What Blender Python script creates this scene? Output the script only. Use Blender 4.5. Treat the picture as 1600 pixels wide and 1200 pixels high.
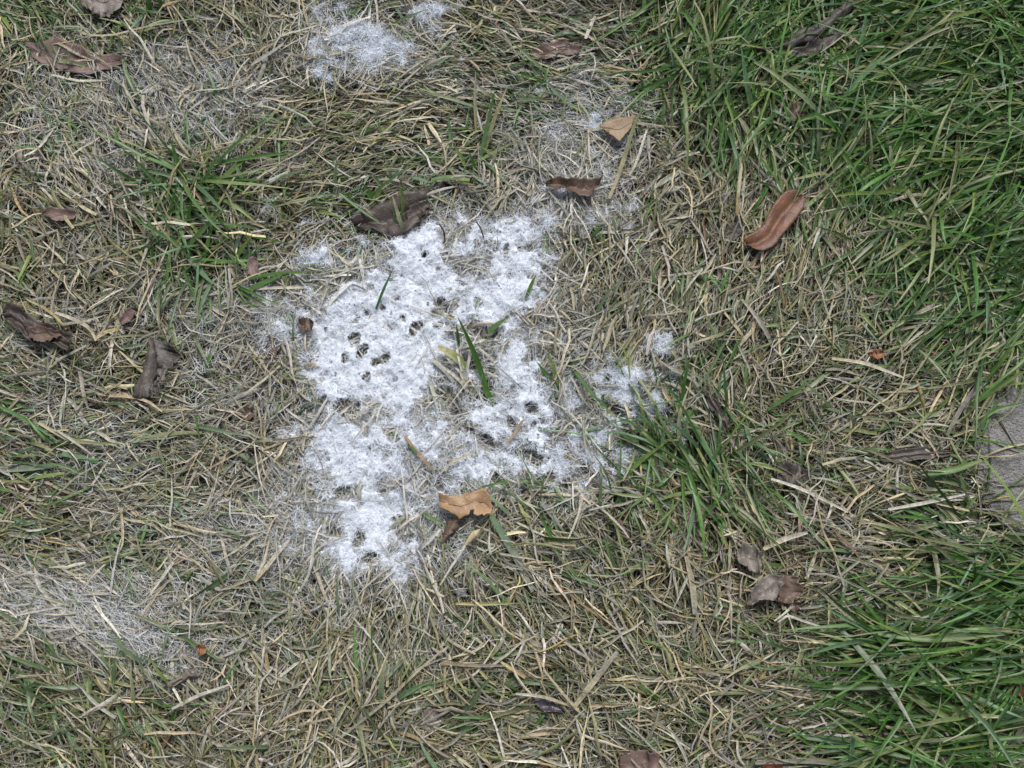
import bpy, math
import numpy as np
from mathutils import Vector

for o in list(bpy.data.objects):
    bpy.data.objects.remove(o, do_unlink=True)
SC = bpy.context.scene
COL = SC.collection
rng = np.random.default_rng(20)

# ------------------------------------------------------------------ camera
CAM_H = 1.30                    # camera height above the lawn, metres
PITCH = math.radians(14)        # tilt away from straight down
PXW, PXH = 1600.0, 1200.0       # photograph size, pixels
FPX = 1675.0                    # focal length in photograph pixels
CAM = np.array([0.0, -CAM_H * math.tan(PITCH), CAM_H])
cd = bpy.data.cameras.new('camera')
cd.sensor_width = 36.0
cd.lens = 36.0 * FPX / PXW
cd.clip_start = 0.05
cd.clip_end = 100.0
camo = bpy.data.objects.new('camera', cd)
camo.location = CAM
camo.rotation_euler = (PITCH, 0, 0)
COL.objects.link(camo)
SC.camera = camo

# ------------------------------------------------------------------ light: flat, overcast daylight
SUN_EL, SUN_AZ = math.radians(60), math.radians(14)   # high, from the top of the picture
w = bpy.data.worlds.new('World')
SC.world = w
w.use_nodes = True
nt = w.node_tree
nt.nodes.clear()
sky = nt.nodes.new('ShaderNodeTexSky')
sky.sky_type = 'NISHITA'
sky.sun_disc = False
sky.sun_elevation = SUN_EL
sky.sun_rotation = SUN_AZ
sky.dust_density = 3.0
sky.ozone_density = 1.0
hsv = nt.nodes.new('ShaderNodeHueSaturation')          # cloud cover: a paler, greyer sky
hsv.inputs['Saturation'].default_value = 0.55
bg = nt.nodes.new('ShaderNodeBackground')
bg.inputs['Strength'].default_value = 0.072
wo = nt.nodes.new('ShaderNodeOutputWorld')
nt.links.new(sky.outputs[0], hsv.inputs['Color'])
nt.links.new(hsv.outputs[0], bg.inputs['Color'])
nt.links.new(bg.outputs[0], wo.inputs['Surface'])
sd = bpy.data.lights.new('sun', 'SUN')
sd.energy = 2.0
sd.angle = math.radians(22)
sd.color = (1.0, 0.98, 0.95)
so = bpy.data.objects.new('sun', sd)
dv = Vector((math.sin(SUN_AZ) * math.cos(SUN_EL), math.cos(SUN_AZ) * math.cos(SUN_EL), math.sin(SUN_EL)))
so.rotation_euler = dv.to_track_quat('Z', 'Y').to_euler()
so.location = (.5, 2, 4)
COL.objects.link(so)
SC.view_settings.view_transform = 'Standard'
SC.view_settings.look = 'None'
SC.view_settings.gamma = 1.0
SC.view_settings.use_curve_mapping = False
SC.view_settings.exposure = 0.80
SC.cycles.max_bounces = 6
SC.cycles.diffuse_bounces = 2
SC.cycles.use_denoising = True

# ------------------------------------------------------------------ photograph pixel <-> ground
cp, sp = math.cos(PITCH), math.sin(PITCH)

def px2g(u, v, z=0.015):
    """point on the horizontal plane at height z seen through photograph pixel (u, v)"""
    u = np.asarray(u, float); v = np.asarray(v, float)
    a = (u - PXW / 2) / FPX; b = -(v - PXH / 2) / FPX
    dx = a; dy = b * cp + sp; dz = b * sp - cp
    t = (z - CAM[2]) / dz
    return np.stack([CAM[0] + dx * t, CAM[1] + dy * t, np.zeros_like(t) + z], -1)

def g2px(x, y, z=0.015):
    X = x - CAM[0]; Y = y - CAM[1]; Z = z - CAM[2]
    b = Y * cp + Z * sp; d = Y * sp - Z * cp
    return PXW / 2 + FPX * X / d, PXH / 2 - FPX * b / d

PXM = CAM_H / cp / FPX          # metres per photograph pixel at the centre

# ------------------------------------------------------------------ maps over the lawn
U0, V0, U1, V1, STEP = -420, -360, 2020, 1560, 2
GW, GH = (U1 - U0) // STEP, (V1 - V0) // STEP
gu = U0 + (np.arange(GW) + 0.5) * STEP
gv = V0 + (np.arange(GH) + 0.5) * STEP
GU, GV = np.meshgrid(gu, gv)

def sample(M, u, v):
    fx = np.clip((u - U0) / STEP - 0.5, 0, GW - 1.001); fy = np.clip((v - V0) / STEP - 0.5, 0, GH - 1.001)
    i = fx.astype(int); j = fy.astype(int); a = fx - i; b = fy - j
    return (M[j, i] * (1 - a) * (1 - b) + M[j, i + 1] * a * (1 - b) + M[j + 1, i] * (1 - a) * b + M[j + 1, i + 1] * a * b)

def poly_mask(pts):
    m = np.zeros((GH, GW), bool)
    p = np.asarray(pts, float)
    i0 = max(int((p[:, 0].min() - U0) / STEP) - 1, 0); i1 = min(int((p[:, 0].max() - U0) / STEP) + 2, GW)
    j0 = max(int((p[:, 1].min() - V0) / STEP) - 1, 0); j1 = min(int((p[:, 1].max() - V0) / STEP) + 2, GH)
    x = GU[j0:j1, i0:i1]; y = GV[j0:j1, i0:i1]
    ins = np.zeros(x.shape, bool)
    q = np.roll(p, -1, 0)
    for (ax, ay), (bx, by) in zip(p, q):
        if ay == by:
            continue
        c = ((ay > y) != (by > y)) & (x < (bx - ax) * (y - ay) / (by - ay) + ax)
        ins ^= c
    m[j0:j1, i0:i1] = ins
    return m

def blur(M, r, n=3):
    k = max(int(r / STEP), 1)
    for _ in range(n):
        for ax in (0, 1):
            P = np.pad(M, [(k + 1, k) if a == ax else (0, 0) for a in (0, 1)], mode='edge')
            C = np.cumsum(P, axis=ax)
            M = (np.take(C, range(2 * k + 1, C.shape[ax]), ax) - np.take(C, range(0, C.shape[ax] - 2 * k - 1), ax)) / (2 * k + 1)
    return M

def vnoise(x, y, scale, seed):
    """smooth value noise, about -1..1"""
    r = np.random.default_rng(seed)
    T = r.uniform(-1, 1, (257, 257))
    fx = x / scale + 1000.3; fy = y / scale + 1000.7
    i = np.floor(fx).astype(int); j = np.floor(fy).astype(int); a = fx - i; b = fy - j
    a = a * a * (3 - 2 * a); b = b * b * (3 - 2 * b)
    i %= 256; j %= 256
    return (T[j, i] * (1 - a) * (1 - b) + T[j, i + 1] * a * (1 - b) + T[j + 1, i] * (1 - a) * b + T[j + 1, i + 1] * a * b)

def fnoise(x, y, scale, seed, octs=3):
    s = 0; amp = 1; tot = 0
    for o in range(octs):
        s = s + amp * vnoise(x, y, scale / 2 ** o, seed + o); tot += amp; amp *= 0.55
    return s / tot * 1.4

def gblob(u, v, ru, rv=None, rot=0):
    rv = rv or ru
    c, s = math.cos(math.radians(rot)), math.sin(math.radians(rot))
    dx, dy = GU - u, -(GV - v)
    a = (dx * c + dy * s) / ru; b = (-dx * s + dy * c) / rv
    return np.exp(-(a * a + b * b))

def sstep(a, b, x):
    t = np.clip((x - a) / (b - a), 0, 1)
    return t * t * (3 - 2 * t)

# living green grass: share of the blades that are green
edge = np.interp(gv, [-360, 0, 120, 220, 300, 420, 520, 640, 760, 880, 940, 1000, 1100, 1200, 1560],
                 [960, 1000, 1030, 1090, 1200, 1330, 1440, 1510, 1490, 1430, 1330, 1260, 1260, 1290, 1300])
GREEN = sstep(-110, 230, GU - edge[:, None] + 60 * fnoise(GU, GV, 110, 5))
for (u, v, r, a) in ((1065, 55, 85, 1.0), (1085, 710, 85, .95), (1030, 660, 50, .5), (1120, 480, 60, .3), (300, 300, 60, .95), (305, 400, 55, .9),
                     (235, 375, 40, .4), (570, 310, 45, .65), (730, 270, 45, .5), (720, 15, 40, .1), (160, 140, 60, .2), (500, 150, 40, .45), (40, 10, 80, .5), (230, 10, 40, .6),
                     (760, 590, 35, .5), (40, 700, 90, .35), (20, 1090, 90, .3), (180, 1080, 60, .25), (870, 800, 60, .35), (960, 760, 60, .45), (1250, 720, 60, .2),
                     (1170, 190, 60, .5), (440, 320, 40, .3), (300, 1000, 40, .15), (1080, 1150, 80, .15), (700, 1150, 90, .18), (860, 170, 50, .3), (1150, 560, 50, .25), (1210, 970, 50, .4)):
    GREEN = np.maximum(GREEN, 0) + a * gblob(u, v, r) * (1 - np.clip(GREEN, 0, 1))
GREEN = np.clip(GREEN, 0, 1)

# olive (half dead) share and dark hollows
OLIVE = np.clip(0.50 + .22 * sstep(950, 1150, GV) + 0.4 * fnoise(GU, GV, 150, 31) + 0.4 * gblob(800, 140, 160, 90) + 0.3 * gblob(100, 1100, 200, 100) + .3 * gblob(900, 850, 160, 110)
                - 0.35 * gblob(960, 440, 130, 110) - 0.2 * gblob(400, 620, 120), 0.05, 0.95)
HOLLOW = np.clip(0.95 * (fnoise(GU, GV, 40, 77) - 0.22) + .8 * gblob(900, 840, 80, 60) + .5 * gblob(560, 320, 60, 30) + .5 * gblob(80, 1080, 120, 70) + .4 * gblob(860, 175, 90, 30)
                 + .9 * gblob(540, 770, 20) + .5 * gblob(1250, 650, 90, 80) + .4 * gblob(310, 400, 50, 60) + .45 * gblob(30, 350, 70, 60) + .4 * gblob(1330, 1130, 150, 60), 0, 1)

# white fungus: traced cores, blurred and broken up by noise
CORES = [
    (1.0, [(500, 485), (520, 455), (560, 440), (600, 430), (618, 405), (603, 372), (625, 366), (645, 392), (665, 345), (690, 338), (702, 368), (690, 405), (705, 425), (735, 428), (760, 440),
           (775, 412), (755, 372), (760, 346), (790, 332), (830, 345), (852, 378), (848, 412), (838, 450), (818, 478), (780, 495), (765, 522), (735, 500), (715, 515), (712, 540), (690, 552),
           (692, 585), (668, 615), (642, 662), (612, 668), (600, 640), (560, 652), (525, 652), (500, 632), (484, 590), (482, 545), (505, 522), (495, 500)]),
    (.9, [(765, 565), (790, 530), (828, 540), (850, 585), (862, 620), (850, 665), (842, 695), (800, 705), (765, 692), (733, 652), (722, 632), (760, 625), (803, 640), (806, 605), (780, 590)]),
    (.52, [(885, 655), (882, 622), (930, 598), (955, 572), (1000, 566), (1022, 590), (1012, 620), (1042, 642), (995, 655), (960, 642), (915, 660)]),
    (.78, [(968, 588), (985, 572), (1004, 582), (1000, 608), (975, 610)]),
    (.47, [(860, 690), (900, 660), (960, 650), (1042, 640), (1000, 680), (930, 720), (925, 782), (880, 778)]),
    (.66, [(700, 745), (740, 715), (700, 700), (690, 670), (740, 660), (790, 700), (850, 695), (880, 690), (900, 730), (918, 772), (870, 768), (820, 745), (785, 765), (740, 765)]),
    (.85, [(500, 645), (570, 655), (580, 700), (592, 745), (620, 785), (642, 820), (650, 870), (640, 905), (590, 898), (512, 892), (498, 850), (492, 822), (545, 815), (552, 780), (525, 745), (508, 700)]),
    (.55, [(655, 850), (668, 815), (692, 800), (696, 830), (680, 862)]),
    (.6, [(446, 700), (462, 668), (485, 655), (490, 690), (465, 712)]),
    (.52, [(478, 55), (500, 38), (545, 25), (590, 45), (640, 72), (662, 90), (650, 118), (600, 112), (560, 95), (520, 80), (495, 112), (476, 108)]),
    (.85, [(570, 62), (604, 60), (634, 92), (604, 106), (580, 88)]),
    (.7, [(476, 88), (490, 78), (502, 84), (492, 112), (476, 112)]),
    (.5, [(655, 5), (690, -5), (715, 10), (700, 30), (670, 25)]),
    (.42, [(850, 290), (900, 285), (945, 320), (930, 350), (880, 335), (845, 320)]),
    (.42, [(450, 395), (480, 370), (530, 380), (540, 410), (500, 420), (460, 430)]),
    (.36, [(415, 845), (460, 835), (490, 850), (470, 870), (430, 870)]),
    (.55, [(780, 480), (835, 455), (848, 520), (842, 560), (790, 545), (770, 510)]),
    (.62, [(470, 640), (640, 655), (605, 720), (660, 800), (664, 900), (500, 897), (480, 830), (515, 765), (470, 720)]),
    (.48, [(690, 560), (760, 540), (800, 580), (790, 640), (720, 650), (680, 620)]),
    (.42, [(600, 670), (700, 660), (720, 740), (690, 800), (660, 860), (630, 790), (600, 740)]),
    (.40, [(395, 475), (470, 440), (530, 425), (500, 520), (480, 565), (430, 530)]),
    (.42, [(540, 400), (600, 370), (690, 335), (850, 325), (870, 420), (700, 430)]),
    (.30, [(870, 170), (900, 165), (915, 190), (900, 200), (880, 190)]),
    (.30, [(850, 140), (862, 135), (866, 160), (852, 162)]),
]
MOLD = np.zeros((GH, GW))
for a, p in CORES:
    MOLD = np.maximum(MOLD, 1.12 * a * blur(poly_mask(p).astype(float), 12))
MOLD = np.maximum(MOLD, 0.46 * blur((MOLD > .25).astype(float), 26))
MOLD = np.clip(MOLD + .30 * gblob(552, 725, 34, 62) + .22 * gblob(545, 690, 40, 30), 0, 1.15)
HOLES = [(690, 478, 12), (682, 488, 9), (735, 512, 7), (650, 512, 8), (645, 522, 7), (552, 528, 12), (566, 550, 11), (540, 562, 7), (538, 636, 17), (556, 640, 10), (540, 770, 16), (553, 766, 9),
         (620, 463, 6), (700, 506, 5), (688, 508, 6), (598, 480, 6), (572, 588, 7), (505, 628, 9), (815, 385, 5), (827, 386, 6), (762, 605, 13), (738, 566, 12), (757, 520, 14), (700, 620, 16), (600, 560, 9), (585, 566, 8),
         (622, 810, 9), (560, 845, 10), (520, 830, 9), (580, 870, 8), (805, 668, 9), (833, 638, 7), (760, 690, 12), (712, 640, 10), (960, 640, 12), (925, 620, 12), (905, 640, 8), (775, 745, 8), (860, 745, 9), (880, 760, 10), (840, 720, 9)]
_hr = np.random.default_rng(64)
for _k in range(240):                                     # small pits where blades lift the felt
    _u, _v = _hr.uniform(470, 1050), _hr.uniform(330, 905)
    if sample(MOLD, np.array([_u]), np.array([_v]))[0] > .42 and _hr.random() < .35 + .65 * (vnoise(np.array([_u]), np.array([_v]), 60, 3)[0] > .05):
        HOLES.append((_u, _v, _hr.choice([2.0, 3.0, 4.5, 7.0], p=[.42, .32, .18, .08])))
HOLE = np.zeros((GH, GW))
_wob = fnoise(GU, GV, 11, 19, 2)
for u, v, r in HOLES:
    HOLE = np.maximum(HOLE, np.clip(1.7 * gblob(u, v, r * _hr.uniform(.8, 1.5), r * _hr.uniform(.55, .95), _hr.uniform(0, 180)) - .15 + .35 * _wob, 0, 1) * (np.hypot(GU - u, GV - v) < 2.2 * r))
VEIL = np.clip(0.95 * blur((MOLD > .3).astype(float), 60) + 1.0 * gblob(200, 970, 110, 60, -20) + .6 * gblob(80, 945, 90, 45, -15) + .55 * gblob(340, 480, 100, 60) + .45 * gblob(240, 90, 130, 70) + .8 * gblob(580, 80, 90, 45) + .85 * gblob(890, 250, 85, 110)
               + .45 * gblob(980, 150, 60, 40) + .4 * gblob(120, 700, 140, 50) + .45 * gblob(430, 830, 120, 70) + .3 * gblob(100, 200, 150, 120) + .35 * gblob(40, 950, 110, 70) + .3 * gblob(720, 860, 60, 50)
               + .25 * gblob(300, 800, 200, 90) + .35 * gblob(340, 170, 120, 90) + .25 * fnoise(GU, GV, 120, 9) * (GU < 950), 0, 1) * (1 - .9 * np.clip(GREEN * 1.3, 0, 1)) * (1 - HOLE)

# stepping stones at the right edge: centre pixel, radius in pixels
STONES = [(1668, 718, 146), (1765, 1260, 195)]
STONE_TOP = 0.016
STONE = np.zeros((GH, GW))
for u, v, r in STONES:
    th = np.arctan2(GV - v, GU - u)
    rr = r * (1 + .03 * np.sin(3 * th + 1) + .02 * np.sin(7 * th))
    STONE = np.maximum(STONE, (np.hypot(GU - u, GV - v) < rr).astype(float))

# lie of the grass: (u, v, direction in degrees on the picture, strength, reach)
LIE = [(760, 120, -12, 3, 110), (640, 200, 12, 2.5, 90), (540, 270, 25, 2, 80), (880, 150, -8, 2.5, 80), (900, 70, -15, 2, 70), (1450, 90, 22, 1.6, 130), (1520, 240, 12, 1.6, 130),
       (1300, 300, 80, 1.8, 90), (1150, 260, 88, 2, 90), (1200, 420, 62, 2, 90), (1330, 420, 115, 1.5, 80), (1420, 330, 40, 1.3, 90), (1540, 560, 48, 2, 80), (1400, 560, 20, 1, 80), (1450, 980, 4, 3, 130),
       (1350, 1090, -8, 2.5, 110), (1530, 1080, 6, 3, 110), (1230, 1110, 25, 1.5, 80), (200, 110, -50, 1.5, 110), (140, 270, -48, 1.4, 110), (60, 640, -28, 1.5, 100), (110, 760, 15, 1.5, 110), (80, 910, -22, 1.8, 120),
       (170, 930, -40, 1.5, 90), (90, 1060, -40, 1.2, 110), (290, 690, -5, 1.2, 100), (590, 960, 88, 2, 100), (540, 1080, 75, 1, 100), (900, 960, -58, 1.8, 90), (1000, 440, 80, 1.5, 100), (1060, 520, 65, 1.5, 90),
       (860, 850, -45, 1.2, 80), (1120, 880, 95, 1.5, 80), (440, 600, 80, 1, 80), (420, 900, -10, .8, 80), (1100, 700, -55, 1.5, 80), (780, 1120, -5, 1.5, 100), (1000, 1080, -10, .8, 90), (1080, 80, 60, 1.5, 70),
       (1480, 800, -18, 2, 80), (1330, 800, -15, 1, 80), (860, 250, 85, 1.4, 70), (780, 300, 85, 1.3, 60)]
LC = np.zeros((GH, GW)); LS = np.zeros((GH, GW))
for u, v, d, s, r in LIE:
    g = s * gblob(u, v, r * 1.15)
    LC += g * math.cos(math.radians(2 * d)); LS += g * math.sin(math.radians(2 * d))
LIEDIR = 0.5 * np.arctan2(LS, LC)
LIEDIR_C, LIEDIR_S = np.cos(2 * LIEDIR), np.sin(2 * LIEDIR)
LIEW = np.hypot(LC, LS)

ZCAP = np.full((GH, GW), 1.0)     # grass is pressed down below this height (under leaves and fungus)
OVER = np.zeros((GH, GW))         # share of the blades that lie over the thing instead

def sheet_z(x, y):
    """height of the fungus felt over the matted grass"""
    return (0.0175 + 0.0045 * fnoise(x, y, 0.05, 301, 2) + 0.0042 * vnoise(x, y, 0.016, 305) + 0.0028 * vnoise(x, y, 0.0065, 306))

# ------------------------------------------------------------------ materials
def new_mat(name):
    m = bpy.data.materials.new(name)
    m.use_nodes = True
    n = m.node_tree.nodes
    n.clear()
    return m, n, m.node_tree.links

def blade_mat(name, rough=0.5, trans=0.25, spec=0.35, noise=0.25):
    m, n, l = new_mat(name)
    at = n.new('ShaderNodeAttribute'); at.attribute_name = 'Col'
    tc = n.new('ShaderNodeTexCoord')
    no = n.new('ShaderNodeTexNoise'); no.inputs['Scale'].default_value = 260; no.inputs['Detail'].default_value = 3
    l.new(tc.outputs['Object'], no.inputs['Vector'])
    mr = n.new('ShaderNodeMapRange'); mr.inputs['From Min'].default_value = .3; mr.inputs['From Max'].default_value = .7
    mr.inputs['To Min'].default_value = 1 - noise; mr.inputs['To Max'].default_value = 1 + noise
    l.new(no.outputs['Fac'], mr.inputs['Value'])
    mx = n.new('ShaderNodeVectorMath'); mx.operation = 'SCALE'
    l.new(at.outputs['Color'], mx.inputs[0]); l.new(mr.outputs['Result'], mx.inputs['Scale'])
    pb = n.new('ShaderNodeBsdfPrincipled')
    l.new(mx.outputs[0], pb.inputs['Base Color'])
    pb.inputs['Roughness'].default_value = rough
    pb.inputs['Specular IOR Level'].default_value = spec
    tr = n.new('ShaderNodeBsdfTranslucent'); l.new(mx.outputs[0], tr.inputs['Color'])
    ms = n.new('ShaderNodeMixShader'); ms.inputs[0].default_value = trans
    l.new(pb.outputs[0], ms.inputs[1]); l.new(tr.outputs[0], ms.inputs[2])
    out = n.new('ShaderNodeOutputMaterial'); l.new(ms.outputs[0], out.inputs['Surface'])
    return m

M_DEAD = blade_mat('dead_grass', .55, .10, .35, .32)
M_GREEN = blade_mat('green_grass', .42, .24, .45, .2)
M_FUNGUS = blade_mat('fungus_threads', .9, .35, .05, .05)

def leaf_mat(name, base, dark, spot, rough=.5, spec=.35):
    m, n, l = new_mat(name)
    tc = n.new('ShaderNodeTexCoord')
    n1 = n.new('ShaderNodeTexNoise'); n1.inputs['Scale'].default_value = 45; n1.inputs['Detail'].default_value = 5
    n2 = n.new('ShaderNodeTexNoise'); n2.inputs['Scale'].default_value = 330; n2.inputs['Detail'].default_value = 3
    l.new(tc.outputs['Object'], n1.inputs['Vector']); l.new(tc.outputs['Object'], n2.inputs['Vector'])
    r1 = n.new('ShaderNodeValToRGB'); r1.color_ramp.elements[0].position = .35; r1.color_ramp.elements[1].position = .66
    r1.color_ramp.elements[0].color = (*dark, 1); r1.color_ramp.elements[1].color = (*base, 1)
    l.new(n1.outputs['Fac'], r1.inputs['Fac'])
    r2 = n.new('ShaderNodeMapRange'); r2.inputs['From Min'].default_value = .6; r2.inputs['From Max'].default_value = .72
    l.new(n2.outputs['Fac'], r2.inputs['Value'])
    mx = n.new('ShaderNodeMix'); mx.data_type = 'RGBA'
    l.new(r2.outputs['Result'], mx.inputs['Factor']); l.new(r1.outputs['Color'], mx.inputs['A']); mx.inputs['B'].default_value = (*spot, 1)
    bu = n.new('ShaderNodeBump'); bu.inputs['Strength'].default_value = .5; bu.inputs['Distance'].default_value = .0012
    l.new(n2.outputs['Fac'], bu.inputs['Height'])
    pb = n.new('ShaderNodeBsdfPrincipled'); pb.inputs['Roughness'].default_value = rough; pb.inputs['Specular IOR Level'].default_value = spec
    l.new(mx.outputs['Result'], pb.inputs['Base Color']); l.new(bu.outputs[0], pb.inputs['Normal'])
    out = n.new('ShaderNodeOutputMaterial'); l.new(pb.outputs[0], out.inputs['Surface'])
    return m

LM = {
    'tan': leaf_mat('tan_leaf', (.34, .215, .12), (.235, .14, .075), (.42, .31, .205)),
    'red': leaf_mat('red_brown_leaf', (.15, .064, .032), (.085, .035, .02), (.18, .09, .055), .45, .35),
    'brown': leaf_mat('brown_leaf', (.12, .078, .056), (.07, .046, .035), (.18, .13, .10)),
    'dark': leaf_mat('dark_leaf', (.062, .046, .039), (.034, .026, .023), (.12, .10, .085)),
    'grey': leaf_mat('grey_leaf', (.19, .165, .145), (.10, .086, .074), (.30, .27, .24)),
    'darkgrey': leaf_mat('dark_grey_leaf', (.095, .082, .074), (.05, .043, .039), (.19, .165, .15)),
    'mauve': leaf_mat('mauve_leaf', (.17, .112, .098), (.105, .07, .062), (.23, .18, .16)),
    'orange': leaf_mat('orange_leaf', (.27, .125, .058), (.17, .08, .04), (.32, .19, .11)),
    'plum': leaf_mat('plum_leaf', (.06, .048, .06), (.03, .025, .032), (.12, .1, .12), .35, .5),
    'ochre': leaf_mat('ochre_leaf', (.25, .175, .10), (.17, .11, .06), (.30, .225, .14)),
}
RIB = leaf_mat('leaf_rib', (.18, .12, .08), (.12, .08, .05), (.22, .16, .11))

def soil_mat():
    m, n, l = new_mat('soil')
    tc = n.new('ShaderNodeTexCoord')
    a = n.new('ShaderNodeTexNoise'); a.inputs['Scale'].default_value = 90; a.inputs['Detail'].default_value = 8
    b = n.new('ShaderNodeTexNoise'); b.inputs['Scale'].default_value = 6; b.inputs['Detail'].default_value = 4
    l.new(tc.outputs['Object'], a.inputs['Vector']); l.new(tc.outputs['Object'], b.inputs['Vector'])
    r = n.new('ShaderNodeValToRGB')
    r.color_ramp.elements[0].color = (.022, .016, .011, 1); r.color_ramp.elements[1].color = (.085, .07, .042, 1)
    r.color_ramp.elements[0].position = .3; r.color_ramp.elements[1].position = .75
    l.new(a.outputs['Fac'], r.inputs['Fac'])
    r2 = n.new('ShaderNodeValToRGB')
    r2.color_ramp.elements[0].color = (.6, .9, .5, 1); r2.color_ramp.elements[1].color = (1, 1, 1, 1)
    l.new(b.outputs['Fac'], r2.inputs['Fac'])
    mx = n.new('ShaderNodeMix'); mx.data_type = 'RGBA'; mx.blend_type = 'MULTIPLY'; mx.inputs['Factor'].default_value = 1
    l.new(r.outputs['Color'], mx.inputs['A']); l.new(r2.outputs['Color'], mx.inputs['B'])
    pb = n.new('ShaderNodeBsdfPrincipled'); pb.inputs['Roughness'].default_value = .95
    l.new(mx.outputs['Result'], pb.inputs['Base Color'])
    out = n.new('ShaderNodeOutputMaterial'); l.new(pb.outputs[0], out.inputs['Surface'])
    return m

def concrete_mat():
    m, n, l = new_mat('concrete')
    tc = n.new('ShaderNodeTexCoord')
    a = n.new('ShaderNodeTexNoise'); a.inputs['Scale'].default_value = 55; a.inputs['Detail'].default_value = 10; a.inputs['Roughness'].default_value = .85
    b = n.new('ShaderNodeTexVoronoi'); b.inputs['Scale'].default_value = 420
    c = n.new('ShaderNodeTexNoise'); c.inputs['Scale'].default_value = 330; c.inputs['Detail'].default_value = 2
    for q in (a, b, c):
        l.new(tc.outputs['Object'], q.inputs['Vector'])
    r = n.new('ShaderNodeValToRGB')
    r.color_ramp.elements[0].color = (.10, .096, .09, 1); r.color_ramp.elements[1].color = (.27, .262, .255, 1)
    r.color_ramp.elements[0].position = .3; r.color_ramp.elements[1].position = .7
    l.new(a.outputs['Fac'], r.inputs['Fac'])
    g = n.new('ShaderNodeMapRange'); g.inputs['From Min'].default_value = .30; g.inputs['From Max'].default_value = .12
    l.new(b.outputs['Distance'], g.inputs['Value'])
    w_ = n.new('ShaderNodeSeparateColor'); l.new(b.outputs['Color'], w_.inputs[0])
    gt = n.new('ShaderNodeMath'); gt.operation = 'GREATER_THAN'; gt.inputs[1].default_value = .5; l.new(w_.outputs[0], gt.inputs[0])
    mu = n.new('ShaderNodeMath'); mu.operation = 'MULTIPLY'; l.new(g.outputs['Result'], mu.inputs[0]); l.new(gt.outputs[0], mu.inputs[1])
    mx = n.new('ShaderNodeMix'); mx.data_type = 'RGBA'; l.new(mu.outputs[0], mx.inputs['Factor']); l.new(r.outputs['Color'], mx.inputs['A'])
    mx.inputs['B'].default_value = (.36, .35, .34, 1)
    bu = n.new('ShaderNodeBump'); bu.inputs['Strength'].default_value = 1.0; bu.inputs['Distance'].default_value = .006
    l.new(c.outputs['Fac'], bu.inputs['Height'])
    pb = n.new('ShaderNodeBsdfPrincipled'); pb.inputs['Roughness'].default_value = .9
    l.new(mx.outputs['Result'], pb.inputs['Base Color']); l.new(bu.outputs[0], pb.inputs['Normal'])
    out = n.new('ShaderNodeOutputMaterial'); l.new(pb.outputs[0], out.inputs['Surface'])
    return m

M_SOIL, M_STONE = soil_mat(), concrete_mat()
M_PEBBLE = leaf_mat('pebble_grey', (.22, .22, .23), (.10, .10, .105), (.5, .5, .52), .45, .5)

# ------------------------------------------------------------------ mesh helpers
def np_mesh(name, V, F, mat, colors=None, smooth=True):
    me = bpy.data.meshes.new(name)
    V = np.ascontiguousarray(V, np.float32).reshape(-1, 3); F = np.ascontiguousarray(F, np.int32)
    k = F.shape[1]
    me.vertices.add(len(V)); me.vertices.foreach_set('co', V.ravel())
    me.loops.add(F.size); me.loops.foreach_set('vertex_index', F.ravel())
    me.polygons.add(len(F)); me.polygons.foreach_set('loop_start', np.arange(0, F.size, k, dtype=np.int32))
    me.polygons.foreach_set('use_smooth', np.full(len(F), smooth))
    if colors is not None:
        at = me.color_attributes.new('Col', 'FLOAT_COLOR', 'POINT')
        c = np.ones((len(V), 4), np.float32); c[:, :3] = np.asarray(colors).reshape(-1, 3)
        at.data.foreach_set('color', c.ravel())
    me.materials.append(mat)
    me.update(calc_edges=True)
    return me

def link(name, me, parent=None, loc=(0, 0, 0)):
    o = bpy.data.objects.new(name, me)
    COL.objects.link(o)
    o.location = loc
    if parent is not None:
        o.parent = parent
    return o

def tag(o, label=None, cat=None, group=None, kind=None):
    if label: o['label'] = label
    if cat: o['category'] = cat
    if group: o['group'] = group
    if kind: o['kind'] = kind
    return o

def empty(name, loc):
    o = bpy.data.objects.new(name, None)
    o.empty_display_size = .02
    o.location = loc
    COL.objects.link(o)
    return o

def ribbons(P, side, width, fold=0.0, colA=None, colB=None, up=None):
    """P (n,S,3) centre lines, side (n,S,3) unit side vectors, width (n,S) half widths -> verts, quads, colours"""
    n, S, _ = P.shape
    if fold:
        cols = [P - side * width[..., None], P - up * (width * fold)[..., None], P + side * width[..., None]]
    else:
        cols = [P - side * width[..., None], P + side * width[..., None]]
    C = len(cols)
    V = np.stack(cols, 2).reshape(-1, 3)
    i = np.arange(n)[:, None, None] * (S * C); s = np.arange(S - 1)[None, :, None] * C; c = np.arange(C - 1)[None, None, :]
    b = i + s + c
    F = np.stack([b, b + 1, b + C + 1, b + C], -1).reshape(-1, 4)
    col = None
    if colA is not None:
        t = np.linspace(0, 1, S)[None, :, None, None]
        if colA.ndim == 2:
            col = colA[:, None, None, :] * (1 - t) + colB[:, None, None, :] * t
            col = np.broadcast_to(col, (n, S, C, 3))
            j = np.array([.9, 1.08] if C == 2 else [1.0, .85, 1.08])[None, None, :, None]
            col = (col * j).reshape(-1, 3)
    return V, F, col

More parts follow.
